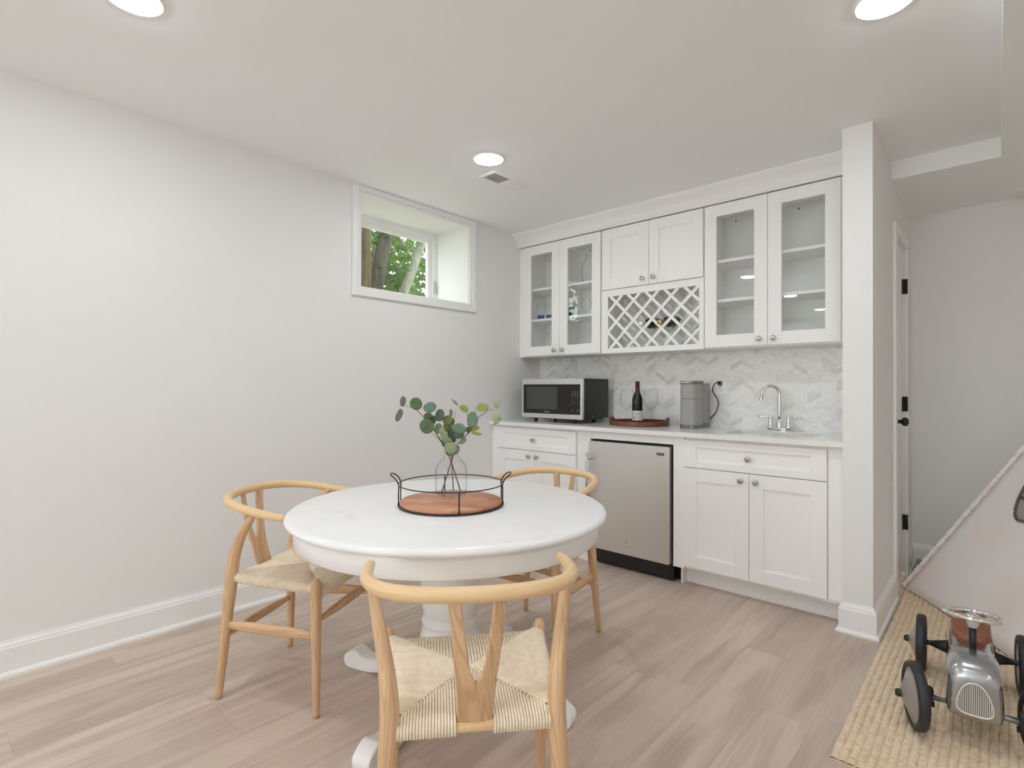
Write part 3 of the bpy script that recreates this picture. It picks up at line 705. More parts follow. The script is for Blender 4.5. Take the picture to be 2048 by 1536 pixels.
# =================================================================== APPLIANCES
r = empty('beverage_fridge', (1.215, 3.35, 0)); tag(r, 'stainless undercounter fridge between the white base cabinets', 'fridge'); o = r.location
MB().box(.928, 1.512, 3.075, YB - .03, .012, .824).build('body', M_BLACK, r, o, .003)
MB().box(.928, 1.546, 3.150, 3.168, .0, .105).build('base_grille', M_BLACK, r, o)
dm = MB().box(.930, 1.507, 3.022, 3.066, .112, .817); dr = dm.build('door', M_STEEL, r, o, .004)
look(MB().box(.934, 1.503, 3.067, 3.0745, .118, .812).build('gasket', M_BLACK, dr, o), 'black door gasket')
HX = .948
hd = MB().tube([(HX, 2.975, .34), (HX, 2.975, .742)], .0075, 14)
for zz in (.385, .700): hd.tube([(HX, 2.975, zz), (HX, 3.023, zz)], .005, 10)
look(hd.build('handle', M_NICKEL, dr, o), 'vertical bar handle')
lp = MB().box(1.427, 1.476, 3.0205, 3.022, .764, .7805).build('logo_plate', mat('dark badge', (0.05, 0.048, 0.046), 0.3), dr, o, .0005)
text('lettering', 'SUMMIT', .0135, M_NICKEL, lp, Vector((1.4515, 3.0203, .7722)) - o, ROT_FRONT, .0003, .88)
lk = MB().box(1.212, 1.230, 3.0213, 3.022, .185, .199)
look(lk.build('lock_label', M_NICKEL, dr, o), 'small grey label'); 
look(MB().lathe([(0, .004), (.006, .004), (.009, .002), (.0095, 0)], (1.2215, 3.022, .176), (0, -1, 0), 20).build('lock', M_CHROME, dr, o), 'round chrome lock')
for zz in (.66, .215): look(MB().box(1.5085, 1.5115, 3.03, 3.06, zz - .012, zz + .012).build('hinge_screw', M_NICKEL, dr, o), 'small steel hinge screws')

# microwave
MX0, MX1, MY0, MY1, MZ0, MZ1 = .185, .757, 3.198, 3.548, .943, 1.242
r = empty('microwave', ((MX0 + MX1) / 2, (MY0 + MY1) / 2, CZ1)); tag(r, 'stainless and black microwave in the corner of the countertop', 'microwave'); o = r.location
M_MWB = mat('microwave black steel', (0.014, 0.014, 0.014), 0.38); t, b = pnodes(M_MWB)
MB().box(MX0 + .004, MX1, MY0 + .026, MY1, MZ0 + .004, MZ1).build('housing', M_MWB, r, o, .003)
XSPL = MX1 - .115
def frame_xz(m, x0, x1, z0, z1, l, rr_, b_, t_, y0, y1):
    if l: m.box(x0, x0 + l, y0, y1, z0, z1)
    if rr_: m.box(x1 - rr_, x1, y0, y1, z0, z1)
    m.box(x0 + l, x1 - rr_, y0, y1, z0, z0 + b_).box(x0 + l, x1 - rr_, y0, y1, z1 - t_, z1)
dfm = MB(); frame_xz(dfm, MX0, XSPL - .001, MZ0, MZ1, .012, 0, .034, .043, MY0, MY0 + .025); d = dfm.build('door', M_STEEL, r, o, .0012)
gp = MB().box(MX0 + .012, XSPL - .001, MY0 + .003, MY0 + .02, MZ0 + .034, MZ1 - .043).build('door_glass', M_BLACKG, d, o)
look(MB().box(MX0 + .045, MX0 + .345, MY0 + .0022, MY0 + .003, MZ0 + .067, MZ1 - .062).build('window', mat('grey window mesh', (0.055, 0.056, 0.052), 0.25), d, o), 'dark grey see-through window')
pf = MB(); frame_xz(pf, XSPL, MX1, MZ0, MZ1, 0, .018, .034, .043, MY0, MY0 + .025); pan = pf.build('control_frame', M_STEEL, r, o, .0012)
cp = look(MB().box(XSPL, MX1 - .018, MY0 + .003, MY0 + .02, MZ0 + .034, MZ1 - .043).build('control_panel', M_BLACKG, pan, o), 'black control panel')
M_PRINT = mat('grey print', (0.20, 0.20, 0.20), 0.5)
bt = MB()
for rr_ in range(10):
    for cc in range(3):
        if rr_ == 5 or (rr_ == 4 and cc == 1): continue
        zc = MZ1 - .098 - rr_ * .0098; xc = XSPL + .026 + cc * .0235; hw = .0072 if rr_ < 5 else .003
        bt.box(xc - hw, xc + hw, MY0 + .0024, MY0 + .003, zc - .0014, zc + .0014)
for cc in (0, 2): rb_ = MB(); look(rb_.lathe([(0, .0006), (.005, .0006), (.005, 0)], (XSPL + .026 + cc * .0235, MY0 + .003, MZ0 + .066), (0, -1, 0), 14).build('round_button', M_PRINT, pan, o), 'round grey button')
look(bt.build('key_prints', M_PRINT, pan, o), 'rows of small grey key prints')
text('lettering', 'Whirlpool', .0115, mat('silver print', (0.75, 0.75, 0.74), 0.3), d, Vector((MX0 + .245, MY0 + .0028, MZ0 + .049)) - o, ROT_FRONT, .0003)
for xx in (MX0 + .10, MX1 - .10):
    for yy in (MY0 + .05, MY1 - .05): look(MB().lathe([(0, 0), (.011, 0), (.013, .004), (.016, .034), (0, .034)], (xx, yy, CZ1), (0, 0, 1), 16).build('foot', M_BLACK, r, o), 'black foot')
MB().box(MX0 + .03, MX1 - .03, MY0 + .04, MY1 - .03, MZ0 - .008, MZ0 + .004).build('underside', M_BLACK, r, o)
look(MB().lathe([(0, .002), (.004, .0015), (.004, 0)], (MX1, MY0 + .135, MZ0 + .022), (1, 0, 0), 10).build('screw', M_CHROME, r, o), 'small bright screw')

# coffee maker
KX, KY = 1.476, 3.46
r = empty('coffee_maker', (KX, KY, CZ1)); tag(r, 'slim grey single-cup coffee maker beside the outlet', 'coffee maker')
M_KEU = mat('grey plastic', (0.33, 0.325, 0.315), 0.42); M_KEUB = mat('dark satin grey', (0.20, 0.20, 0.195), 0.28, 0.5)
def rrect(hx, hy, r_, n=6, cx=0, cy=0):
    out = []
    for (sx, sy, a0) in ((1, -1, -90), (1, 1, 0), (-1, 1, 90), (-1, -1, 180)):
        for k in range(n + 1):
            a = R(a0 + 90 * k / n); out.append((cx + sx * (hx - r_) + r_ * math.cos(a), cy + sy * (hy - r_) + r_ * math.sin(a)))
    return out
Zv = (0, 0, 1); Xv = (1, 0, 0); Yv = (0, 1, 0)
MB().prism(rrect(.056, .075, .034, 8, 0, -.045), (0, 0, .024), Xv, Yv, Zv, .168).build('body', M_KEU, r, (0, 0, 0), .001)
hd_ = MB().prism(rrect(.056, .075, .034, 8, 0, -.045), (0, 0, .1935), Xv, Yv, Zv, .094).build('head', M_KEU, r, (0, 0, 0), .001)
look(MB().prism(rrect(.058, .077, .035, 8, 0, -.045), (0, 0, .288), Xv, Yv, Zv, .022).build('lid', M_KEUB, hd_, (0, 0, 0), .004), 'dark satin lid')
MB().prism(rrect(.03, .006, .004, 4, -.012, -.121), (0, 0, .294), Xv, Yv, Zv, .007).build('lid_handle', M_NICKEL, hd_, (0, 0, 0), .001)
MB().prism(rrect(.051, .055, .02, 8, 0, .085), (0, 0, .024), Xv, Yv, Zv, .270).build('water_tank', M_KEU, r, (0, 0, 0), .001)
look(MB().prism(rrect(.0575, .077, .035, 8, 0, -.045), (0, 0, 0), Xv, Yv, Zv, .025).prism(rrect(.053, .057, .02, 8, 0, .085), (0, 0, 0), Xv, Yv, Zv, .030).build('base', M_KEUB, r, (0, 0, 0), .002), 'dark satin base')
text('lettering', 'KEURIG', .013, mat('pale grey print', (0.42, 0.42, 0.41), 0.4), hd_, Vector((-.008, -.1202, .25)), ROT_FRONT, .0003)
cd_ = MB().tube(spline([(.05, .13, .055), (.072, .150, .085), (.084, .155, .11), (.092, .158, .135), (.100, .150, .155), (.094, .145, .19), (.076, .14, .22), (.066, .135, .25), (.076, .135, .285), (.090, .145, .300), (.105, .155, .298)], 6), .0035, 8)
cd_.box(.094, .116, .148, .170, .286, .310)
look(cd_.build('power_cord', M_BLACK, r, (0, 0, 0)), 'black power cord plugged into the wall')

# serving tray with glasses and wine
TX, TY = 1.085, 3.425
r = empty('serving_tray', (TX, TY, CZ1)); tag(r, 'round dark brown wooden serving tray on the countertop', 'tray')
MB().lathe([(0, 0), (.196, 0), (.196, .008), (0, .008)], (0, 0, 0), Zv, 56).build('bottom', M_WALNUT, r)
rim = MB(); n = 96; vs = []; fs = []
for k in range(n):
    a = 2 * PI * k / n
    dev = min(abs(((a - s_ + PI) % (2 * PI)) - PI) for s_ in (R(20), R(200)))
    hgt = .034 + .024 * max(0.0, min(1.0, (R(22) - dev) / R(7)))
    for rr_, z in ((.204, 0), (.208, .004), (.208, hgt - .002), (.205, hgt), (.199, hgt), (.197, hgt - .002), (.197, .004), (.199, 0)):
        vs.append((rr_ * math.cos(a), rr_ * math.sin(a), z))
for k in range(n):
    for q_ in range(8): fs.append((k * 8 + q_, ((k + 1) % n) * 8 + q_, ((k + 1) % n) * 8 + (q_ + 1) % 8, k * 8 + (q_ + 1) % 8))
rim.add(vs, fs, [[(a[2], 0.0)] * 4 if False else [((vs[i][2]), math.atan2(vs[i][1], vs[i][0]) * .2) for i in f_] for f_ in fs], False).build('rim', M_WALNUT, r)
br_ = wine_bottle((1.056, 3.455, CZ1 + .0085), (0, 0, 1), 'red wine bottle with white label standing in the brown tray', 'dark red capsule', mat('dark red foil', (0.075, 0.018, 0.018), 0.4), M_WINE, M_PAPER)
cdir = math.atan2(CAM.y - 3.455, CAM.x - 1.056)
def lab_strip(a0, a1, z0, z1):
    m = MB(); n_ = 8; vs = []
    for k in range(n_ + 1):
        a = cdir + a0 + (a1 - a0) * k / n_
        for z in (z0, z1): vs.append((.0378 * math.cos(a), .0378 * math.sin(a), z))
    return m.add(vs, [(2 * k, 2 * k + 2, 2 * k + 3, 2 * k + 1) for k in range(n_)], None, True)
lb = [c_ for c_ in br_.children if c_.name.startswith('paper_label')][0]
m_ = MB()
for (a0, a1, z0, z1) in ((-.55, .25, .072, .0738), (-.45, -.05, .066, .0685), (.0, .3, .0665, .0685), (.35, .6, .066, .069), (.4, .55, .075, .079), (-.5, -.25, .043, .046), (.2, .5, .041, .043)):
    s_ = lab_strip(a0, a1, z0, z1); m_.add(s_.v, s_.f, s_.uv)
look(m_.build('lettering', M_INK, lb), 'lines of fine dark print')
m_ = MB()
for (a0, a1, z0, z1) in ((-.8, -.6, .03, .042), (-.72, -.55, .045, .055)): s_ = lab_strip(a0, a1, z0, z1); m_.add(s_.v, s_.f, s_.uv)
look(m_.build('emblem', M_GOLDINK, lb), 'small gold ornament')
WG = [(0.038, 0), (0.038, .0015), (0.012, .005), (0.0042, .012), (0.0038, .085), (0.006, .095), (0.022, .108), (0.045, .135), (0.054, .165), (0.050, .20), (0.041, .236), (0.0375, .250)]
for x, y, l in ((1.027, 3.361, 'large balloon wine glass left of the bottle in the brown tray'), (1.160, 3.455, 'large balloon wine glass right of the bottle in the brown tray')):
    g = empty('wine_glass', (x, y, CZ1 + .0085)); tag(g, l, 'glass', 'wine glasses in the tray')
    MB().lathe(WG[:6] + [(0, .095)], (0, 0, 0), Zv, 32).build('stem', M_GLASS, g)
    MB().lathe([(r_, h_) for r_, h_ in WG[5:]] + [(r_ - .0012, h_) for r_, h_ in WG[5:]][::-1], (0, 0, 0), Zv, 40).build('bowl', M_GLASS, g)

# =================================================================== TABLE
TC = Vector((1.405, 1.380, 0)); TZ = .722
r = empty('dining_table', TC); tag(r, 'round white pedestal dining table', 'table')
RT = .593
MB().lathe([(0, TZ), (RT - .022, TZ), (RT - .010, TZ - .0025), (RT - .003, TZ - .008), (RT, TZ - .015), (RT - .003, TZ - .022), (RT - .012, TZ - .028), (RT - .030, TZ - .031), (0, TZ - .031)], (0, 0, 0), Zv, 128).build('tabletop', M_TABLE, r)
MB().lathe([(RT - .032, TZ - .031), (RT - .030, TZ - .034), (RT - .030, TZ - .094), (RT - .033, TZ - .097), (RT - .055, TZ - .097), (RT - .055, TZ - .031)], (0, 0, 0), Zv, 128).build('apron', M_TABLE, r)
PED = [(0, .10), (.078, .10), (.088, .125), (.102, .16), (.112, .20), (.113, .225), (.104, .258), (.098, .268), (.105, .274), (.108, .285), (.104, .297), (.094, .303), (.100, .312), (.108, .35), (.111, .42), (.110, .50), (.104, .56), (.108, .575), (.118, .585), (.12, .60), (.12, TZ - .032), (0, TZ - .032)]
MB().lathe(PED, (0, 0, 0), Zv, 64).build('pedestal', M_TABLE, r)
FP = [(.06, .115), (.14, .095), (.22, .055), (.28, .026), (.34, .008), (.40, 0), (.47, 0), (.492, .008), (.502, .026), (.500, .046), (.484, .062), (.462, .074), (.446, .078), (.430, .072), (.412, .062), (.385, .056), (.35, .060), (.29, .078), (.22, .118), (.16, .165), (.11, .20), (.06, .215)]
fp = [tuple(q_)[:2] for q_ in spline([(x, z, 0) for x, z in FP], 3, True)]
for k in range(4):
    a = R(16.5 + 90 * k); dx = (math.cos(a), math.sin(a), 0); dy = (-math.sin(a), math.cos(a), 0)
    MB().prism(fp, Vector(dy) * .034, dx, Zv, (-dy[0], -dy[1], 0), .068).build('foot', M_TABLE, r, (0, 0, 0), .006, 3)

# wire tray with wooden board
WT = Vector((1.415, 1.375, TZ)); r = empty('decorative_tray', WT); tag(r, 'round wooden tray with black wire rail on the table', 'tray')
MB().lathe([(0, .003), (.192, .003), (.194, .005), (.194, .016), (.192, .018), (0, .018)], (0, 0, 0), Zv, 72).build('board', M_ACACIA, r)
circ = lambda rad, z, n_=72: [(rad * math.cos(2 * PI * k / n_), rad * math.sin(2 * PI * k / n_), z) for k in range(n_)]
wr = MB().tube(circ(.1985, .005), (.0035), 8, True).tube(circ(.1985, .083), .0022, 8, True)
for a in (-8, 90, 173, 270): 
    if a in (90, 270): a = a + 0
A0 = 47.5                                      # direction of the handle axis
for a in (A0 - 90 + 9, A0 + 90 + 9): wr.tube([(.1985 * math.cos(R(a)), .1985 * math.sin(R(a)), z) for z in (.004, .083)], .0028, 8)
wr.build('wire_rail', M_BLACKM, r)
for s_ in (0, 180):
    a = R(A0 + s_); dv = Vector((math.cos(a), math.sin(a), 0)); tv = Vector((-math.sin(a), math.cos(a), 0)); hw = .036
    b0 = dv * math.sqrt(.1985 ** 2 - hw ** 2)
    pts = [b0 + tv * hw + Vector((0, 0, .004)), b0 + tv * hw + Vector((0, 0, .05)), b0 + tv * hw + Vector((0, 0, .083)), b0 + tv * (hw * .98) + dv * .012 + Vector((0, 0, .105)), b0 + tv * (hw * .75) + dv * .028 + Vector((0, 0, .117)), b0 + dv * .034 + Vector((0, 0, .120))]
    pts = pts + [p_ - tv * (2 * (p_.dot(tv))) for p_ in pts[-2::-1]]
    MB().tube(spline(pts, 6), .0024, 8).build('handle', M_BLACKM, r)

# vase
VB = Vector((1.338, 1.442, TZ + .0182)); va = [(.050, 0), (.060, .006), (.0645, .022), (.0645, .098), (.060, .118), (.046, .136), (.034, .146), (.0285, .158), (.0275, .178), (.0300, .194)]
vo = MB().lathe([(0, 0)] + va + [(max(r_ - .0022, .001), h_) for r_, h_ in va[::-1][:-1]] + [(.046, .010), (0, .010)], (0, 0, 0), Zv, 48).build('glass_vase', M_GLASS); vo.location = VB
tag(vo, 'clear glass bottle vase standing in the wire tray', 'vase')

# eucalyptus sprigs; points given as (right, up, away) in centimetres from the vase mouth's crossing, in a frame facing the room
RX = Vector((math.cos(R(42)), math.sin(R(42)), 0)); RY = Vector((-math.sin(R(42)), math.cos(R(42)), 0))
SC = 2.16 / 1074.322 / 5.486
def eu(x, y, dpt=0.0):
    """x, y on the plate of the sprig drawing (1536 units wide), crossing at (780, 900)"""
    return Vector((1.338, 1.442, TZ + .149)) + RX * ((x - 780) * SC) + Vector((0, 0, -(y - 900) * SC)) + RY * dpt
LC = {'g': (.115, .20, .085), 'b': (.175, .285, .215), 'd': (.10, .155, .115), 'o': (.20, .235, .085), 'y': (.36, .43, .13), 'p': (.40, .46, .27), 's': (.27, .29, .26), 'l': (.30, .38, .22)}
LM = {}
for k, cc in LC.items():
    m_ = mat('eucalyptus leaf ' + k, cc, 0.5, 0, 0.35); t, b = pnodes(m_)
    n = t.noise(t.coord(), 35.0, 4.0)
    t.l.new(t.ramp(n, [(.35, tuple(q_ * .82 for q_ in cc)), (.62, cc), (.8, (min(1, cc[0] * 1.25 + .02), cc[1] * 1.1, cc[2]))]), b.inputs['Base Color'])
    LM[k] = m_
M_STEM = mat('brown green stem', (0.13, 0.085, 0.045), 0.6)
def leaf(mb, c_, wx, hy, rot=0.0, tilt=0.0, turn=0.0, cup=.15, slot=0):
    """rounded leaf: width wx and height hy in plate units; rot in the picture plane, tilt about its width, turn about its height"""
    rm = Matrix.Rotation(R(rot), 3, 'Z') @ Matrix.Rotation(R(turn), 3, 'Y') @ Matrix.Rotation(R(tilt), 3, 'X')
    hx, hy_ = wx * SC / 2, hy * SC / 2; N_, K_ = 18, 3; vs = []; fs = []
    def P3(lx, ly, lz): 
        q_ = rm @ Vector((lx, ly, lz)); return c_ + RX * q_.x + Vector((0, 0, q_.y)) - RY * q_.z
    vs.append(P3(0, 0, 0))
    for j in range(1, K_ + 1):
        s_ = j / K_
        for k in range(N_):
            a = 2 * PI * k / N_; e = 1 + .10 * math.cos(a + PI / 2) ** 3
            lx = hx * s_ * math.cos(a) * (1 - .08 * math.sin(a)); ly = hy_ * s_ * math.sin(a) * e
            vs.append(P3(lx, ly, cup * s_ * s_ * min(hx, hy_) * (abs(math.cos(a)) + .25 * math.sin(3 * a))))
    for k in range(N_): fs.append((0, 1 + k, 1 + (k + 1) % N_))
    for j in range(K_ - 1):
        for k in range(N_): fs.append((1 + j * N_ + k, 1 + (j + 1) * N_ + k, 1 + (j + 1) * N_ + (k + 1) % N_, 1 + j * N_ + (k + 1) % N_))
    o0 = len(mb.f); mb.add(vs, fs, None, True); mb.slots += [slot] * (len(mb.f) - o0)
def sprig(label, stems, leaves, grp):
    r = empty('eucalyptus_sprig', eu(780, 900)); tag(r, label, 'plant', grp); o = r.location
    m_ = MB()
    for pts, r0, r1 in stems:
        q_ = spline([eu(*p_) for p_ in pts], 6); k_ = len(q_)
        m_.tube(q_, [r0 + (r1 - r0) * i / (k_ - 1) for i in range(k_)], 7)
    look(m_.build('stem', M_STEM, r, o), 'thin brown stem')
    fl = MB(); fl.slots = []
    keys = list(LM)
    for (x, y, wx, hy, key, rot, tilt, turn, dp) in leaves: leaf(fl, eu(x, y, dp), wx, hy, rot, tilt, turn, .18, keys.index(key))
    ob = fl.build('leaves', LM['g'], r, o)
    for k in keys[1:]: ob.data.materials.append(LM[k])
    ob.data.polygons.foreach_set('material_index', fl.slots)
    sd = ob.modifiers.new('thickness', 'SOLIDIFY'); sd.thickness = .0006
    return r
GE = 'eucalyptus sprigs in the vase'
sprig('eucalyptus sprig leaning left over the tray, with round dark green leaves', [([(880, 1225, .01), (780, 900, 0), (705, 730, -.005), (600, 560, -.01), (470, 395, -.015), (385, 320, -.015), (300, 290, -.01), (225, 290, 0)], .0026, .0008), ([(690, 700, -.004), (630, 625, -.02), (575, 580, -.03)], .0016, .0008), ([(520, 460, -.012), (560, 370, -.02), (545, 320, -.02)], .0014, .0007)],
      [(400, 255, 135, 142, 'g', 8, 10, 0, -.02), (550, 293, 145, 115, 'b', 20, 15, 0, -.022), (240, 230, 100, 112, 's', -4, 0, 62, 0), (200, 382, 100, 150, 's', -18, 0, 58, .002), (515, 400, 95, 90, 'o', 10, 0, 20, .01), (520, 500, 165, 165, 'g', -25, 5, 0, -.012), (565, 440, 90, 120, 'd', -20, 10, 20, .005), (522, 475, 90, 105, 'b', -20, 0, 50, -.03)], GE)
sprig('eucalyptus sprig leaning right over the tray, with yellow-green and pale leaves', [([(680, 1230, -.01), (780, 900, 0), (860, 690, -.005), (975, 575, -.012), (1075, 415, -.02), (1165, 350, -.015), (1185, 322, -.01), (1250, 335, 0)], .0026, .0008), ([(965, 590, -.012), (965, 480, -.02), (970, 440, -.02)], .0014, .0007), ([(1060, 435, -.02), (1040, 340, -.015), (1050, 320, -.01)], .0012, .0006), ([(830, 740, -.004), (900, 640, .01), (990, 575, .015)], .0014, .0007), ([(970, 420, -.02), (930, 330, -.01), (860, 300, 0)], .0012, .0006)],
      [(1015, 425, 122, 180, 'b', 5, 8, 10, -.025), (920, 308, 112, 80, 'y', -28, 15, 0, -.005), (1122, 292, 138, 95, 'y', 5, 10, 0, -.012), (820, 242, 110, 90, 's', -48, 70, 10, .0), (1280, 255, 76, 104, 'p', 10, 0, 15, .0), (1272, 415, 98, 120, 'p', 10, 0, 20, -.002), (1285, 450, 110, 60, 's', 42, 55, 0, .004), (1035, 535, 110, 60, 'y', 25, 30, 0, .012), (1055, 590, 120, 40, 'y', -8, 30, 0, .015), (905, 665, 95, 62, 'l', 40, 20, 0, -.005), (960, 545, 70, 60, 'o', 20, 0, 0, .02)], GE)
sprig('upright eucalyptus sprig in the middle of the vase, with large blue-green leaf', [([(800, 1215, .015), (785, 900, .002), (770, 700, 0), (740, 560, .005), (690, 450, .0), (665, 390, -.01)], .0024, .0008), ([(785, 880, 0), (795, 700, .012), (800, 500, .015), (805, 430, .015), (820, 345, .015)], .0018, .0007), ([(775, 800, 0), (850, 660, -.02), (880, 600, -.03)], .0016, .0008), ([(690, 450, 0), (620, 450, .01), (600, 420, .01)], .0010, .0006)],
      [(657, 378, 98, 138, 'd', -5, 10, 15, -.015), (735, 440, 112, 112, 'o', 10, 0, 0, .015), (632, 530, 88, 122, 'l', -12, 0, 20, .01), (880, 520, 152, 130, 'b', -10, 22, 0, -.04), (870, 590, 120, 90, 'd', 15, 10, 0, -.028), (785, 735, 140, 128, 'l', 0, 5, 0, -.035), (700, 600, 76, 180, 'l', 22, 0, 20, -.02), (745, 645, 120, 80, 'l', -25, 35, 0, -.025), (765, 580, 70, 150, 'd', 5, 0, 20, .01), (766, 362, 70, 92, 'l', 5, 0, 65, .012), (803, 610, 70, 140, 'd', 8, 0, 25, -.012), (735, 510, 100, 125, 'o', -15, 0, 0, .02), (770, 470, 70, 110, 'g', -30, 0, 20, .02), (735, 780, 60, 120, 'd', 20, 0, 30, .01), (690, 690, 50, 90, 'l', 15, 0, 30, .005), (840, 770, 60, 110, 'l', -22, 0, 30, .01)], GE)

# =================================================================== CHAIRS
def make_chair():
    r = empty('dining_chair', (0, 0, 0)); o = (0, 0, 0)
    RAIL = [(-.256, .088, .703), (-.256, .03, .709), (-.249, -.05, .718), (-.231, -.125, .728), (-.190, -.197, .737), (-.111, -.246, .743), (0, -.263, .745)]
    RAIL = RAIL + [(-x, y, z) for x, y, z in RAIL[-2::-1]]
    rad = [.0125, .0145, .0155, .0160, .0165, .0168, .0170]; rad = rad + rad[-2::-1]
    tp = spline(RAIL, 8); tr = lerpl(rad, 8)
    # rounded arm ends
    d0 = (tp[0] - tp[1]).normalized(); d1 = (tp[-1] - tp[-2]).normalized()
    tp = [tp[0] + d0 * .011, tp[0] + d0 * .008, tp[0] + d0 * .003] + tp + [tp[-1] + d1 * .003, tp[-1] + d1 * .008, tp[-1] + d1 * .011]
    tr = [.004, .0085, .0115] + tr + [.0115, .0085, .004]
    MB().tube(tp, tr, 18).build('top_rail', M_OAKP, r)
    for s_ in (-1, 1):
        P = [(s_ * .212, -.212, 0), (s_ * .204, -.205, .12), (s_ * .193, -.196, .28), (s_ * .185, -.188, .40), (s_ * .184, -.180, .48), (s_ * .193, -.158, .55), (s_ * .216, -.105, .635), (s_ * .240, -.045, .702), (s_ * .247, -.032, .714)]
        rr_ = [(.0120, .0115), (.0160, .0150), (.0200, .019), (.0215, .023), (.0210, .0245), (.0185, .022), (.0150, .0165), (.0115, .012), (.010, .010)]
        lg = MB().tube(spline(P, 6), lerpl(rr_, 6), 16, side=(1, 0, 0)).build('leg', M_OAK, r)
        look(MB().lathe([(0, 0), (.010, 0), (.0108, .002)], (s_ * .212, -.212, .0003), Zv, 14).build('glide', M_BLACK, lg), 'dark foot glide')
        P = [(s_ * .228, .212, 0), (s_ * .226, .209, .12), (s_ * .222, .205, .28), (s_ * .220, .203, .41), (s_ * .2195, .2025, .458), (s_ * .219, .202, .473), (s_ * .219, .202, .483), (s_ * .219, .202, .4875)]
        rr_ = [.0118, .0150, .0182, .0190, .0185, .0165, .0110, .004]
        lg = MB().tube(spline(P, 5), lerpl(rr_, 5), 16).build('leg', M_OAK, r)
        look(MB().lathe([(0, 0), (.010, 0), (.0108, .002)], (s_ * .228, .212, .0003), Zv, 14).build('glide', M_BLACK, lg), 'dark foot glide')
        a, b_ = Vector((s_ * .195, -.198, .272)), Vector((s_ * .224, .206, .285)); d = (b_ - a)
        st_ = MB(); q_ = [a + d * k / 6 for k in range(7)]
        st_.tube(q_, [(.014, .008), (.018, .009), (.021, .0095), (.022, .010), (.021, .0095), (.018, .009), (.014, .008)], 14, side=(0, 0, 1)).build('stretcher', M_OAK, r)
    for (a, b_) in ((Vector((-.196, -.198, .232)), Vector((.196, -.198, .232))), (Vector((-.223, .205, .335)), Vector((.223, .205, .335)))):
        d = b_ - a; q_ = [a + d * k / 6 for k in range(7)]
        MB().tube(q_, [(.009, .008), (.014, .009), (.018, .0095), (.019, .010), (.018, .0095), (.014, .009), (.009, .008)], 14, side=(0, 0, 1)).build('stretcher', M_OAK, r)
    MB().tube([(-.184, -.186, .430), (.184, -.186, .430)], .0125, 14).build('seat_rail', M_OAKP, r)
    # Y-shaped splat, on a plane leaning back from the rear rail to the top rail
    b0 = Vector((0, -.187, .441)); b1 = Vector((0, -.258, .738)); up = (b1 - b0); L = up.length; up.normalize(); nn = Vector((1, 0, 0)).cross(up)
    ROWS = [(0, 0, .039), (.03, 0, .0395), (.07, 0, .0415), (.107, 0, .0435), (.114, .0045, .044), (.123, .0095, .0448), (.138, .014, .0465), (.16, .0185, .049), (.20, .0235, .053), (.24, .0285, .0565), (.28, .0325, .060), (L, .035, .0625)]
    m_ = MB()
    for s_ in (-1, 1):
        def SP(x, y, k):
            bow = .012 * math.sin(PI * min(1, y / L)) - .20 * x * x / .0625
            return b0 + Vector((1, 0, 0)) * (s_ * x) + up * y + nn * (bow + k * .006)
        vs = []; fs = []; uvs = []
        for (y, xi, xo) in ROWS: vs += [SP(xi, y, -1), SP((xi + xo) / 2, y, -1), SP(xo, y, -1), SP(xo, y, 1), SP((xi + xo) / 2, y, 1), SP(xi, y, 1)]
        for i in range(len(ROWS) - 1):
            for k in range(6):
                if k == 5 and ROWS[i + 1][1] == 0: continue
                f_ = (i * 6 + k, i * 6 + (k + 1) % 6, (i + 1) * 6 + (k + 1) % 6, (i + 1) * 6 + k)
                fs.append(f_ if s_ > 0 else f_[::-1])
        for e_ in (0, len(ROWS) - 1):
            fs.append(tuple(e_ * 6 + k for k in range(6)))
        for f_ in fs: uvs.append([(vs[i].x + vs[i].z * .12, vs[i].z) for i in f_])
        m_.add(vs, fs, uvs, False)
    m_.build('splat', M_OAK, r, (0, 0, 0), .0025)
    # woven cord seat
    m_ = MB(); cr = .0042
    FLx, FY_, RLx, RY_ = .205, .204, .168, -.186
    zf, zr, zs_, rr_ = .430, .430, .444, .0135
    cen = Vector((0, .012))
    corner = {('F', -1): Vector((-FLx, FY_)), ('F', 1): Vector((FLx, FY_)), ('R', -1): Vector((-RLx, RY_)), ('R', 1): Vector((RLx, RY_))}
    ZC = .457
    def cordstrip(pts, w_):
        """half-round cord along the points, lying on the seat; side direction from the next axis"""
        m_.tube(pts, [(w_ * 1.05, w_)] * len(pts), 6, cap=False, side=(0, 0, 1))
    nF = 50
    for endk, y_r, z_r in (('F', FY_, zf), ('R', RY_, zr)):
        sg = 1 if endk == 'F' else -1; hw = FLx if endk == 'F' else RLx
        for k in range(nF):
            x = -hw + (k + .5) * 2 * hw / nF
            if endk == 'R' and abs(x) < .041: 
                xs2 = True
            else: xs2 = False
            u = abs(x) / hw; cs_ = corner[(endk, 1 if x > 0 else -1)]
            ys2 = cen.y + (cs_.y - cen.y) * u
            zse = ZC + .002 * u
            pts = []
            if not xs2:
                for a in (-80, -30, 20, 60, 90):
                    pts.append((x, y_r + sg * (rr_ + .003) * math.cos(R(a)), z_r + (rr_ + .003) * math.sin(R(a))))
            else: pts.append((x, y_r + .012, z_r + rr_ + .004))
            p0 = Vector(pts[-1]); p1 = Vector((x * .995, ys2, zse))
            for q_ in (.35, .7, .93): pts.append(p0 + (p1 - p0) * q_ + Vector((0, 0, .003 * math.sin(PI * q_))))
            pts.append(p1 - Vector((0, 0, .006)))
            cordstrip(pts, hw / nF)
    nS = 42
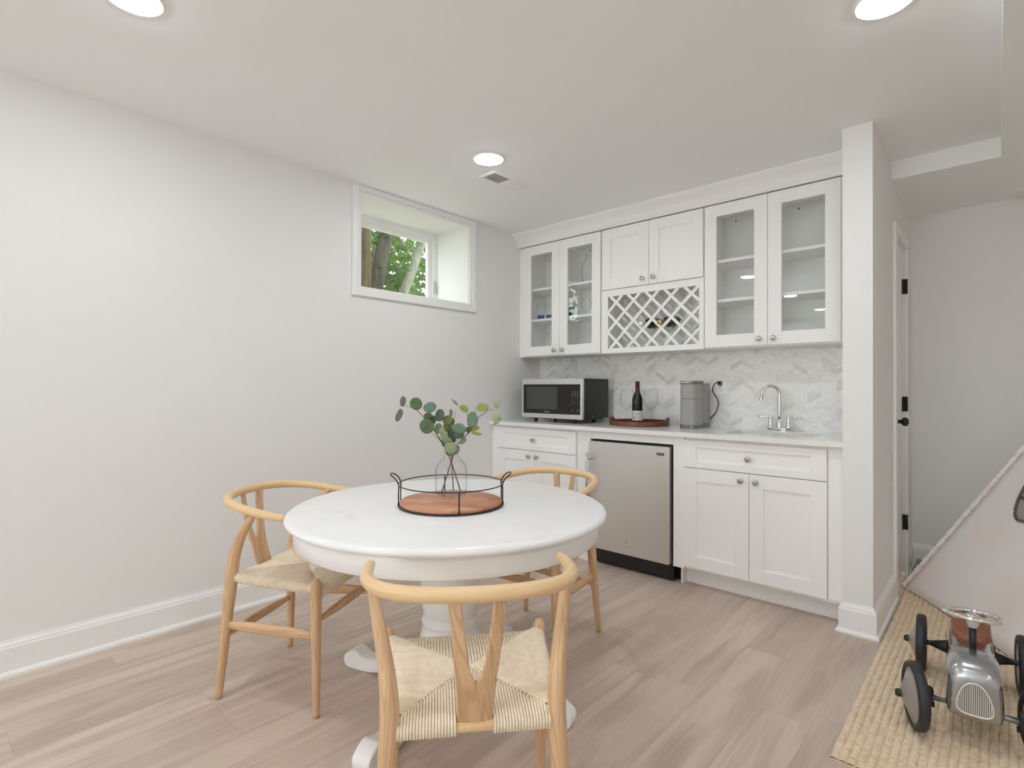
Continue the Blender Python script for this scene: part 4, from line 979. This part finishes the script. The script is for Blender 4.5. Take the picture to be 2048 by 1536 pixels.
    for s_ in (-1, 1):
        for k in range(nS):
            u = (k + .5) / nS; y = RY_ + .01 + (FY_ - RY_ - .02) * u; xr = s_ * (RLx + (FLx - RLx) * u + .006)
            if y > cen.y: v_ = (y - cen.y) / (FY_ - cen.y)
            else: v_ = (cen.y - y) / (cen.y - RY_)
            xe = s_ * (FLx if y > cen.y else RLx) * min(1, v_)
            pts = []
            for a in (-80, -30, 20, 60, 90):
                pts.append((xr + s_ * (rr_ + .003) * math.cos(R(a)), y, zs_ + .004 * abs(2 * u - 1) ** 3 + (rr_ + .003) * math.sin(R(a))))
            p0 = Vector(pts[-1]); p1 = Vector((xe, y, ZC + .003))
            for q_ in (.35, .7, .95): pts.append(p0 + (p1 - p0) * q_)
            pts.append(p1 - Vector((0, 0, .006)))
            cordstrip(pts, (FY_ - RY_ - .02) / nS / 2)
    m_.add([(-FLx, FY_, .438), (FLx, FY_, .438), (RLx, RY_ + .01, .438), (-RLx, RY_ + .01, .438)], [(0, 1, 2, 3)], None, False)
    look(m_.build('seat', M_CORD, r), 'woven pale paper cord seat')
    return r
chair = make_chair()
CHAIRS = [((.884, 1.053), (.877, .480), 'pale oak chair with woven cord seat, between the table and long bare wall'),
          ((1.977, .943), (-.770, .638), 'pale oak chair with woven cord seat nearest the camera, its back to us'),
          ((1.358, 1.969), (.11, -.994), 'pale oak chair with woven cord seat, between the table and kitchen cabinets')]
for k, ((x, y), (fx, fy), lab) in enumerate(CHAIRS):
    c_ = chair if k == 0 else copy_tree(chair)
    c_.location = (x, y, 0); c_.rotation_euler = (0, 0, math.atan2(-fx, fy)); tag(c_, lab, 'chair', 'wishbone-back chairs round the table')

# =================================================================== RUG
rg = MB(); NX, NY = 62, 0
RX0, RX1, RY0, RY1 = 2.572, 4.6, 1.945, 4.02
bw = .0235
nb = int((RX1 - RX0) / bw)
for k in range(nb):
    xa = RX0 + k * bw
    n_ = 52; vs = []; fs = []
    wob = [0.0018 * math.sin(i * 1.7 + k * 2.1) for i in range(n_ + 1)]
    for i in range(n_ + 1):
        y = RY0 + (RY1 - RY0) * i / n_
        for q_ in range(7):
            u = q_ / 6; vs.append((xa + bw * u + wob[i], y, .005 + .0065 * math.sqrt(max(0, 1 - (2 * u - 1) ** 2)) * (.94 + .06 * math.sin(i * 2.4 + q_ + k))))
    for i in range(n_):
        for q_ in range(6): fs.append((i * 7 + q_, i * 7 + q_ + 1, (i + 1) * 7 + q_ + 1, (i + 1) * 7 + q_))
    rg.add(vs, fs, None, True)
rg.box(RX0 + .003, RX1 - .003, RY0 + .002, RY1 - .002, 0.0003, .004)
t, b = pnodes(M_JUTE)
p = t.sep(t.coord()); xs = t.m('DIVIDE', t.m('SUBTRACT', p[0], RX0), bw); kf = t.m('FLOOR', xs); fx = t.m('FRACT', xs)
chev = t.m('ADD', t.m('DIVIDE', p[1], .021), t.m('MULTIPLY', t.m('ABSOLUTE', t.m('SUBTRACT', fx, .5)), 1.6))
hh = t.m('MULTIPLY', t.m('SINE', t.m('MULTIPLY', chev, 2 * PI)), .5)
nz = t.noise(t.coord(), 90.0, 4.0)
t.l.new(t.bump(t.m('ADD', hh, nz),   .32, .003), b.inputs['Normal'])
tag(rg.build('jute_rug', M_JUTE), 'braided natural jute rug under the tent and toy car', 'rug')

# =================================================================== TENT
A_ = Vector((2.560, 3.875, .016)); s_ = 1.1; e1 = Vector((.52, -.854, 0)); e2 = Vector((.854, .52, 0))
B_ = A_ + e1 * s_; D_ = A_ + e2 * s_; C2 = B_ + e2 * s_; AP = (A_ + C2) / 2 + Vector((0, 0, 1.268))
tr_ = empty('play_tent', (AP.x, AP.y, .014)); tag(tr_, 'pale pink canvas play tent at the right edge, on the jute rug', 'tent'); o = tr_.location
m_ = MB()
for (p0, p1, sd_) in ((A_, B_, 1), (B_, C2, 2), (C2, D_, 3), (D_, A_, 4)):
    n_ = 22; vs = []; fs = []; idx = {}
    nor = (p1 - p0).cross(AP - p0).normalized()
    for i in range(n_ + 1):
        for j in range(n_ + 1 - i):
            u, v_ = j / n_, i / n_
            q_ = p0 + (p1 - p0) * u + (AP - p0) * v_; w_ = 1 - u - v_
            edge = min(u, w_) * 4
            sag = -.022 * min(1, edge) * (1 - v_) + .004 * math.sin(17 * u + 3 * sd_) * (1 - v_) * min(1, edge)
            hem = Vector((0, 0, .01 * math.sin(PI * u) if i == 0 else 0))
            idx[(i, j)] = len(vs); vs.append(q_ + nor * sag + hem)
    for i in range(n_):
        for j in range(n_ - i):
            fs.append((idx[(i, j)], idx[(i, j + 1)], idx[(i + 1, j)]))
            if j + 1 <= n_ - i - 1: fs.append((idx[(i, j + 1)], idx[(i + 1, j + 1)], idx[(i + 1, j)]))
    m_.add(vs, fs, None, True)
ob = m_.build('canvas', M_CANVAS, tr_, o); sd = ob.modifiers.new('thickness', 'SOLIDIFY'); sd.thickness = .003
cen_ = (A_ + C2) / 2
for q0 in (A_, B_, C2, D_):
    d = AP - q0; n_ = 420; pts = []; rad = []
    for i in range(n_ + 1):
        u = i / n_; pts.append(q0 + d * (u * .99) + Vector((0, 0, .012))); rad.append((.0115 + .0020 * math.sin(i * .93 + math.sin(i * .21)) + .0016 * math.sin(i * .31 + q0.x), .0125 + .0016 * math.sin(i * .77)))
    MB().tube(pts, rad, 10).build('gathered_seam', M_CANVAS, tr_, o)
    out = (cen_ - q0).normalized()
    MB().tube([q0 + d * .01 + Vector((0, 0, .006)), q0 + d * 1.12 + Vector((0, 0, .006))], .006, 10).build('pole', M_OAKP, tr_, o)
# small window in the face towards the partition
nor = (B_ - A_).cross(AP - A_).normalized()
def fpt(off, bb, lift=0.0):
    aa = .5 - .5 * bb + off
    edge = min(aa, 1 - aa - bb) * 4
    return A_ + (B_ - A_) * aa + (AP - A_) * bb + nor * (-.022 * min(1, edge) * (1 - bb) + lift)
WO = [(-.004, .420), (-.020, .422), (-.036, .432), (-.050, .452), (-.057, .482), (-.057, .520), (-.052, .560), (-.040, .595), (-.02, .610), (0, .613)]
WO = WO + [(-x, y) for x, y in WO[-2::-1]]
sgn = -1.0 if nor.dot(CAM - A_) < 0 else 1.0
lf = sgn * .009
ring = [fpt(x, y, lf) for x, y in WO]
wn_ = MB().tube(spline(ring, 4, True), .0065, 10, True)
wn_.tube([fpt(-.056, .500, lf), fpt(.056, .500, lf)], .0055, 8)
pw = wn_.build('window_piping', M_PIPING, tr_, o); look(pw, 'dark grey window trim')
mw = MB(); vs = [fpt(0, .5, sgn * .0055)] + [fpt(x, y, sgn * .0055) for x, y in WO]
k_ = len(WO); mw.add(vs, [(0, 1 + i, 1 + (i + 1) % k_) for i in range(k_)], None, True)
look(mw.build('window_mesh', M_MESH, tr_, o), 'taupe mesh window')
sr = MB(); cst = fpt(-.046, .442, sgn * .0165); ax_ = (B_ - A_).normalized(); ay_ = nor.cross(ax_)
poly = []
for k in range(10):
    a = PI / 2 + PI * k / 5; rr_ = .008 if k % 2 == 0 else .0035; poly.append((rr_ * math.cos(a), rr_ * math.sin(a)))
sr.prism(poly, cst, ax_, ay_, nor, .0008)
look(sr.build('star', M_TRIM, tr_, o), 'tiny white star')

# grey box behind the tent
gb = empty('storage_box', (2.70, 4.32, 0)); tag(gb, 'low grey-green box on the floor behind the tent, near the far wall', 'box')
MB().box(-.125, .10, -.09, .11, 0, .045).build('body', mat('pale grey plastic', (0.50, 0.50, 0.47), 0.5), gb, (0, 0, 0), .004)
MB().box(-.129, .104, -.094, .114, .045, .055).build('lid', mat('grey green plastic', (0.27, 0.28, 0.22), 0.5), gb, (0, 0, 0), .003)

# =================================================================== RIDE-ON CAR
RZ = .0135
cr_ = empty('ride_on_car', (2.899, 2.560, RZ), math.atan2(.053, .998) ); tag(cr_, 'silver retro ride-on toy car on the jute rug', 'toy car')
# local frame: -y forward, x to the viewer's right, z up from the rug
SEC = [  # y, half width bottom, half width top, z bottom, z top, corner radius
    (-.264, .066, .060, .096, .212, .042), (-.258, .0725, .0655, .089, .234, .046), (-.243, .076, .070, .083, .253, .048), (-.215, .0775, .072, .080, .267, .048), (-.170, .078, .073, .078, .273, .046),
    (-.120, .0765, .070, .076, .268, .046), (-.060, .0755, .068, .074, .248, .044), (.0, .0745, .066, .074, .232, .042), (.06, .0735, .065, .074, .230, .040), (.12, .073, .065, .075, .242, .040), (.18, .072, .064, .078, .262, .040), (.235, .068, .060, .084, .272, .040), (.275, .056, .050, .098, .262, .038), (.298, .035, .032, .125, .225, .030)]
def section(y, wb, wt, z0, z1, rc_):
    pts = []; n_ = 6
    pts.append((-wb, y, z0)); pts.append((-wb * .5, y, z0 - .002)); pts.append((wb * .5, y, z0 - .002)); pts.append((wb, y, z0))
    pts.append(((wb * .6 + wt * .4), y, z0 + (z1 - z0) * .35))
    for k in range(n_ + 1):
        a = R(90 * k / n_); pts.append((wt - rc_ + rc_ * math.cos(a), y, z1 - rc_ + rc_ * math.sin(a)))
    for k in range(n_ + 1):
        a = R(90 + 90 * k / n_); pts.append((-wt + rc_ + rc_ * math.cos(a), y, z1 - rc_ + rc_ * math.sin(a)))
    pts.append((-(wb * .6 + wt * .4), y, z0 + (z1 - z0) * .35))
    return pts
bd = MB(); rings = [section(*s2) for s2 in SEC]; n_ = len(rings[0]); vs = [q_ for r_ in rings for q_ in r_]; fs = []
for i in range(len(rings) - 1):
    for k in range(n_): fs.append((i * n_ + k, (i + 1) * n_ + k, (i + 1) * n_ + (k + 1) % n_, i * n_ + (k + 1) % n_))
fs.append(tuple(range(n_))[::-1] if False else tuple(range(n_))); fs.append(tuple(range((len(rings) - 1) * n_, len(rings) * n_))[::-1])
bd.add(vs, fs, None, True); ob = bd.build('body', M_CARS, cr_, (0, 0, 0), 0, 0, 1)
# grille: rounded triangular outline lying on the nose
GO = [(-.047, .108), (-.030, .098), (0, .096), (.030, .098), (.047, .108), (.050, .125), (.046, .150), (.036, .178), (.020, .198), (0, .205), (-.020, .198), (-.036, .178), (-.046, .150), (-.050, .125)]
GO = [(x * .91, .116 + (z - .108) * .95) for x, z in GO]
gl = [tuple(q_)[:2] for q_ in spline([(x, z, 0) for x, z in GO], 4, True)]
def gy(z): return -.2635 + max(0, (z - .19)) * .10
g = MB(); g.prism([(x, z) for x, z in gl], (0, -.2665, 0), Xv, Zv, (0, 1, 0), .012)
gb_ = look(g.build('grille', M_BLACK, cr_), 'black radiator grille')
rim_ = MB().tube([(x, -.2672, z) for x, z in gl], .0025, 8, True)
for k in range(-9, 10):
    x = k * .0045
    zs2 = []
    for i in range(len(gl)):
        (x0, z0), (x1, z1) = gl[i], gl[(i + 1) % len(gl)]
        if (x0 - x) * (x1 - x) <= 0 and abs(x1 - x0) > 1e-9: zs2.append(z0 + (z1 - z0) * (x - x0) / (x1 - x0))
    if len(zs2) >= 2: rim_.obox((x, -.2672, (min(zs2) + max(zs2)) / 2), Xv, Yv, Zv, .0012, .0016, (max(zs2) - min(zs2)) / 2)
look(rim_.build('grille_bars', mat('bright plated bars', (0.82, 0.81, 0.78), 0.25, 0.35), gb_), 'chrome grille bars')
# wheels
TW = .153
def wheel(x, y, sx, steer=0.0, name='wheel'):
    rt = Matrix.Rotation(steer, 3, 'Z'); ax_ = rt @ Vector((sx, 0, 0)); c_ = Vector((x, y, .109))
    w_ = MB().lathe([(.088, -.014), (.098, -.017), (.106, -.014), (.109, -.006), (.109, .006), (.106, .014), (.098, .017), (.088, .014), (.086, 0), (.088, -.014)], c_, ax_, 48).build('wheel', M_RUBBER, cr_)
    look(MB().lathe([(.089, .010), (.080, .014), (.074, .012), (.072, .016), (.045, .028), (.016, .042), (0, .044)], c_, ax_, 48).lathe([(.089, -.010), (.080, -.012), (.03, -.012), (.014, -.016), (0, -.016)], c_, ax_, 40).build('hub_cap', mat('satin hub cap', (0.42, 0.40, 0.38), 0.35, 0.6), w_), 'satin metal cone hub cap')
    look(MB().lathe([(.013, .040), (.013, .050), (.010, .058), (.0, .060)], c_, ax_, 20).build('hub_nut', M_BLACK, w_), 'black hub nut')
for sx in (-1, 1):
    wheel(sx * TW, -.252, sx, R(17))
    wheel(sx * TW, .258, sx)
ax1 = MB().tube([(-TW + .012, -.225, .109), (TW - .012, -.225, .109)], .0095, 14)
look(ax1.build('front_axle', mat('satin alloy', (0.62, 0.64, 0.68), 0.28, 0.9), cr_), 'silver front axle')
for sx in (-1, 1):
    kn = MB().lathe([(.013, -.026), (.014, .020), (.012, .028), (.006, .034), (0, .035)], (sx * .118, -.225, .109), Zv, 18).box(sx * .118 - .016, sx * .118 + .016, -.235, -.215, .078, .090)
    look(kn.build('steering_knuckle', M_BLACK, cr_), 'black steering knuckle')
    rc_ = MB().lathe([(.026, 0), (.024, .012), (.012, .05), (.009, .062), (.011, .066), (.011, .074), (.007, .082)], (sx * .066, .258, .112), (sx, 0, 0), 24)
    look(rc_.build('rear_axle', M_BLACK, cr_), 'black rear axle cone')
    look(MB().lathe([(.040, .0), (.038, .002), (.0, .002)], (sx * .0705, .20, .14), (sx, 0, 0), 24).build('side_opening', M_BLACK, cr_), 'dark opening in the side')
# steering
cl0 = Vector((0, -.115, .262)); cl1 = Vector((0, -.100, .352)); cdv = (cl1 - cl0).normalized()
look(MB().tube([cl0 - cdv * .02, cl1], .0105, 14).build('steering_column', M_BLACK, cr_), 'black steering column')
sw = MB(); swc = cl1 + cdv * .022; n1 = Vector((1, 0, 0)); tiltv = Vector((0, .13, 1)).normalized(); n2 = tiltv.cross(n1).normalized()
sw.tube([swc + n1 * (.076 * math.cos(2 * PI * k / 48)) + n2 * (.076 * math.sin(2 * PI * k / 48)) for k in range(48)], .0082, 12, True)
for a in (90, 210, 330): sw.tube([swc + n1 * (.014 * math.cos(R(a))) + n2 * (.014 * math.sin(R(a))) - tiltv * .006, swc + n1 * (.072 * math.cos(R(a))) + n2 * (.072 * math.sin(R(a)))], [(.006, .012), (.0045, .007)], 10)
sw.lathe([(0, .006), (.016, .004), (.024, -.004), (.022, -.01), (0, -.01)], swc, tiltv, 24)
wl_ = look(sw.build('steering_wheel', M_CHROME, cr_), 'chrome steering wheel')
look(MB().lathe([(.020, .0), (.017, -.02), (.0125, -.034), (0, -.034)], swc - tiltv * .008, tiltv, 20).build('hub_collar', mat('pale grey plastic collar', (0.6, 0.6, 0.58), 0.4), wl_), 'pale collar under the wheel')
# leather seat pad: tapered hexagon on the rear deck
pad = [(-.030, .02), (.030, .02), (.056, .065), (.058, .17), (.045, .215), (-.045, .215), (-.058, .17), (-.056, .065)]
vs = []; 
for dz, sc_ in ((0, 1.0), (.018, 1.0), (.026, .88)):
    for x, y in pad:
        zt = .228 + .036 * max(0, min(1, (y - .04) / .16)); yy = .12 + (y - .12) * sc_; vs.append((x * sc_, yy, zt + dz))
fs = [tuple(range(7, -1, -1)), tuple(range(16, 24))]
for l_ in (0, 1):
    for k in range(8): fs.append((l_ * 8 + k, l_ * 8 + (k + 1) % 8, (l_ + 1) * 8 + (k + 1) % 8, (l_ + 1) * 8 + k))
look(MB().add(vs, fs, None, False).build('seat_pad', M_LEATHER, cr_, (0, 0, 0), .006, 3), 'brown leather seat pad')

# =================================================================== OUTSIDE THE WINDOW
M_SOIL = mat('soil and leaf litter', (0.16, 0.15, 0.07), 0.9); t, b = pnodes(M_SOIL)
n = t.noise(t.coord(), 6.0, 5.0); t.l.new(t.ramp(n, [(.35, (.10, .08, .04)), (.6, (.20, .22, .08))]), b.inputs['Base Color'])
struct(MB().box(-16, -.46, -3, 22, 1.45, 1.62).build('ground_outside', M_SOIL))
def bark(name, c1, c2):
    m_ = mat(name, c1, 0.9, 0, 0.1); t, b = pnodes(m_); p = t.sep(t.coord())
    n = t.noise(t.vec(t.m('MULTIPLY', p[0], 14), t.m('MULTIPLY', p[1], 14), t.m('MULTIPLY', p[2], 4)), 1.0, 5.0, .6, .5)
    t.l.new(t.ramp(n, [(.35, c2), (.65, c1)]), b.inputs['Base Color']); t.l.new(t.bump(n, .5, .02), b.inputs['Normal']); return m_
M_BARK1 = bark('dark bark', (.055, .048, .036), (.018, .015, .011)); M_BARK2 = bark('pale grey bark', (.15, .15, .115), (.07, .07, .05)); M_BARK3 = bark('mossy bark', (.06, .048, .024), (.028, .022, .012))
def leafmat(name, c1, c2):
    m_ = mat(name, c1, 0.55, 0, 0.3); t, b = pnodes(m_); n = t.noise(t.coord(), 3.0, 3.0)
    t.l.new(t.ramp(n, [(.35, c2), (.65, c1)]), b.inputs['Base Color'])
    tr2 = t.n.new('ShaderNodeBsdfTranslucent'); tr2.inputs['Color'].default_value = (c1[0] * 1.3, c1[1] * 1.3, c1[2], 1)
    mx = t.n.new('ShaderNodeMixShader'); mx.inputs[0].default_value = .45; out = [q_ for q_ in t.n if q_.type == 'OUTPUT_MATERIAL'][0]
    t.l.new(b.outputs[0], mx.inputs[1]); t.l.new(tr2.outputs[0], mx.inputs[2]); t.l.new(mx.outputs[0], out.inputs[0]); return m_
M_F1 = leafmat('fresh green leaves', (.075, .125, .03), (.025, .06, .016)); M_F2 = leafmat('dark green leaves', (.035, .07, .022), (.012, .03, .011)); M_F3 = leafmat('olive leaves', (.10, .105, .03), (.05, .055, .018))
def foliage(n_, cx, cy, cz, rx_, ry_, rz_, size, rng, hole=0.0):
    m_ = MB()
    for _ in range(n_):
        while True:
            p_ = Vector((rng.uniform(-1, 1), rng.uniform(-1, 1), rng.uniform(-1, 1)))
            if hole < p_.length < 1: break
        c_ = Vector((cx + p_.x * rx_, cy + p_.y * ry_, cz + p_.z * rz_))
        if c_.x > -.62 or c_.z < 1.62: continue
        d = Vector((rng.gauss(0, 1), rng.gauss(0, 1), rng.gauss(0, .7))).normalized(); s2 = d.cross(Vector((rng.gauss(0, 1), rng.gauss(0, 1), rng.gauss(0, 1)))).normalized(); L2 = size * rng.uniform(.6, 1.3); W2 = L2 * .24; nn_ = d.cross(s2)
        m_.add([c_ - d * L2 * .5, c_ + s2 * W2 - d * L2 * .1 + nn_ * W2 * .3, c_ + d * L2 * .5, c_ - s2 * W2 - d * L2 * .1 + nn_ * W2 * .3], [(0, 1, 2), (0, 2, 3)], None, False)
    return m_
rng = random.Random(11)
def tree(label, trunk, rad, bm_, crowns, fm, limbs=()):
    o = Vector((trunk[0][0], trunk[0][1], 1.62)); r = empty('tree', o); tag(r, label, 'tree', 'trees outside the window')
    MB().tube(spline(trunk, 6), lerpl(rad, 6), 14).build('trunk', bm_, r, o)
    for pts, ra in limbs: MB().tube(spline(pts, 5), lerpl(ra, 5), 8).build('branch', bm_, r, o)
    m_ = MB()
    for c_ in crowns:
        f_ = foliage(*c_, rng); m_.add(f_.v, f_.f, f_.uv, False)
    m_.build('foliage', fm, r, o)
tree('dark thick-trunked tree standing just outside the window', [(-2.4, 3.48, 1.6), (-2.4, 3.535, 2.2), (-2.4, 3.63, 2.67), (-2.4, 3.71, 3.05), (-2.35, 3.8, 3.9)], [.10, .09, .085, .085, .07], M_BARK1, [(900, -3.0, 3.7, 4.1, 1.2, 1.5, .8, .16), (140, -2.6, 3.75, 2.75, .4, .35, .5, .12)], M_F2, [([(-2.4, 3.68, 2.9), (-2.5, 3.9, 3.2), (-2.6, 4.2, 3.45)], [.04, .03, .018])])
tree('pale grey leaning tree at the right of the window view', [(-2.8, 4.10, 1.6), (-2.8, 4.22, 2.3), (-2.8, 4.39, 2.73), (-2.8, 4.56, 3.17), (-2.7, 4.85, 3.9)], [.075, .065, .06, .058, .05], M_BARK2, [(900, -4.2, 5.6, 4.0, 1.2, 1.5, .95, .17), (110, -3.4, 4.7, 3.1, .5, .5, .5, .15)], M_F1, [([(-2.8, 4.3, 2.5), (-3.0, 4.5, 2.75), (-3.1, 4.75, 2.85)], [.022, .018, .01]), ([(-2.8, 4.42, 2.85), (-2.9, 4.2, 3.2), (-3.0, 4.0, 3.4)], [.02, .016, .01])])
tree('mossy brown trunk at the left of the window view', [(-2.2, 3.25, 1.6), (-2.2, 3.27, 2.3), (-2.2, 3.27, 3.0), (-2.2, 3.3, 3.8)], [.09, .085, .08, .07], M_BARK3, [(500, -3.2, 2.9, 3.9, 1.0, 1.0, .8, .16), (320, -3.0, 3.5, 2.7, .4, .45, .6, .12)], M_F3)
tree('slender background tree further from the window', [(-5.0, 5.3, 1.6), (-5.0, 5.35, 2.6), (-5.1, 5.5, 3.8), (-5.1, 5.6, 5.0)], [.06, .055, .05, .03], M_BARK2, [(2600, -6.0, 6.5, 3.6, 1.5, 2.4, 1.3, .19)], M_F1)
def shrub(label, cx, cy, cz, n_, fm, rx_, ry_, rz_):
    r = empty('shrub', (cx, cy, 1.62)); tag(r, label, 'shrub', 'shrubs outside the window'); o = r.location
    m_ = MB()
    for k in range(5): m_.tube([(cx, cy, 1.6), (cx + rng.uniform(-.3, .3) * rx_, cy + rng.uniform(-.5, .5) * ry_, cz + rz_ * .4)], [.018, .006], 6)
    m_.build('stems', M_BARK3, r, o); foliage(n_, cx, cy, cz, rx_, ry_, rz_, .14, rng).build('foliage', fm, r, o)
shrub('bright green shrub between the two trunks outside the window', -3.5, 4.45, 2.45, 700, M_F1, .55, .55, .65)
shrub('olive shrub low at the left of the window view', -3.4, 3.6, 2.2, 600, M_F3, .6, .7, .55)
shrub('tall unseen leafy shrub added outside to shade the window recess', -2.3, 1.1, 3.0, 4200, M_F1, 1.2, 1.5, 1.9)  # added out of view to cut sky light on the jamb
shrub('dark green hedge plant in the distance outside the window', -6.8, 7.2, 2.7, 2600, M_F2, 1.0, 2.8, 1.3)
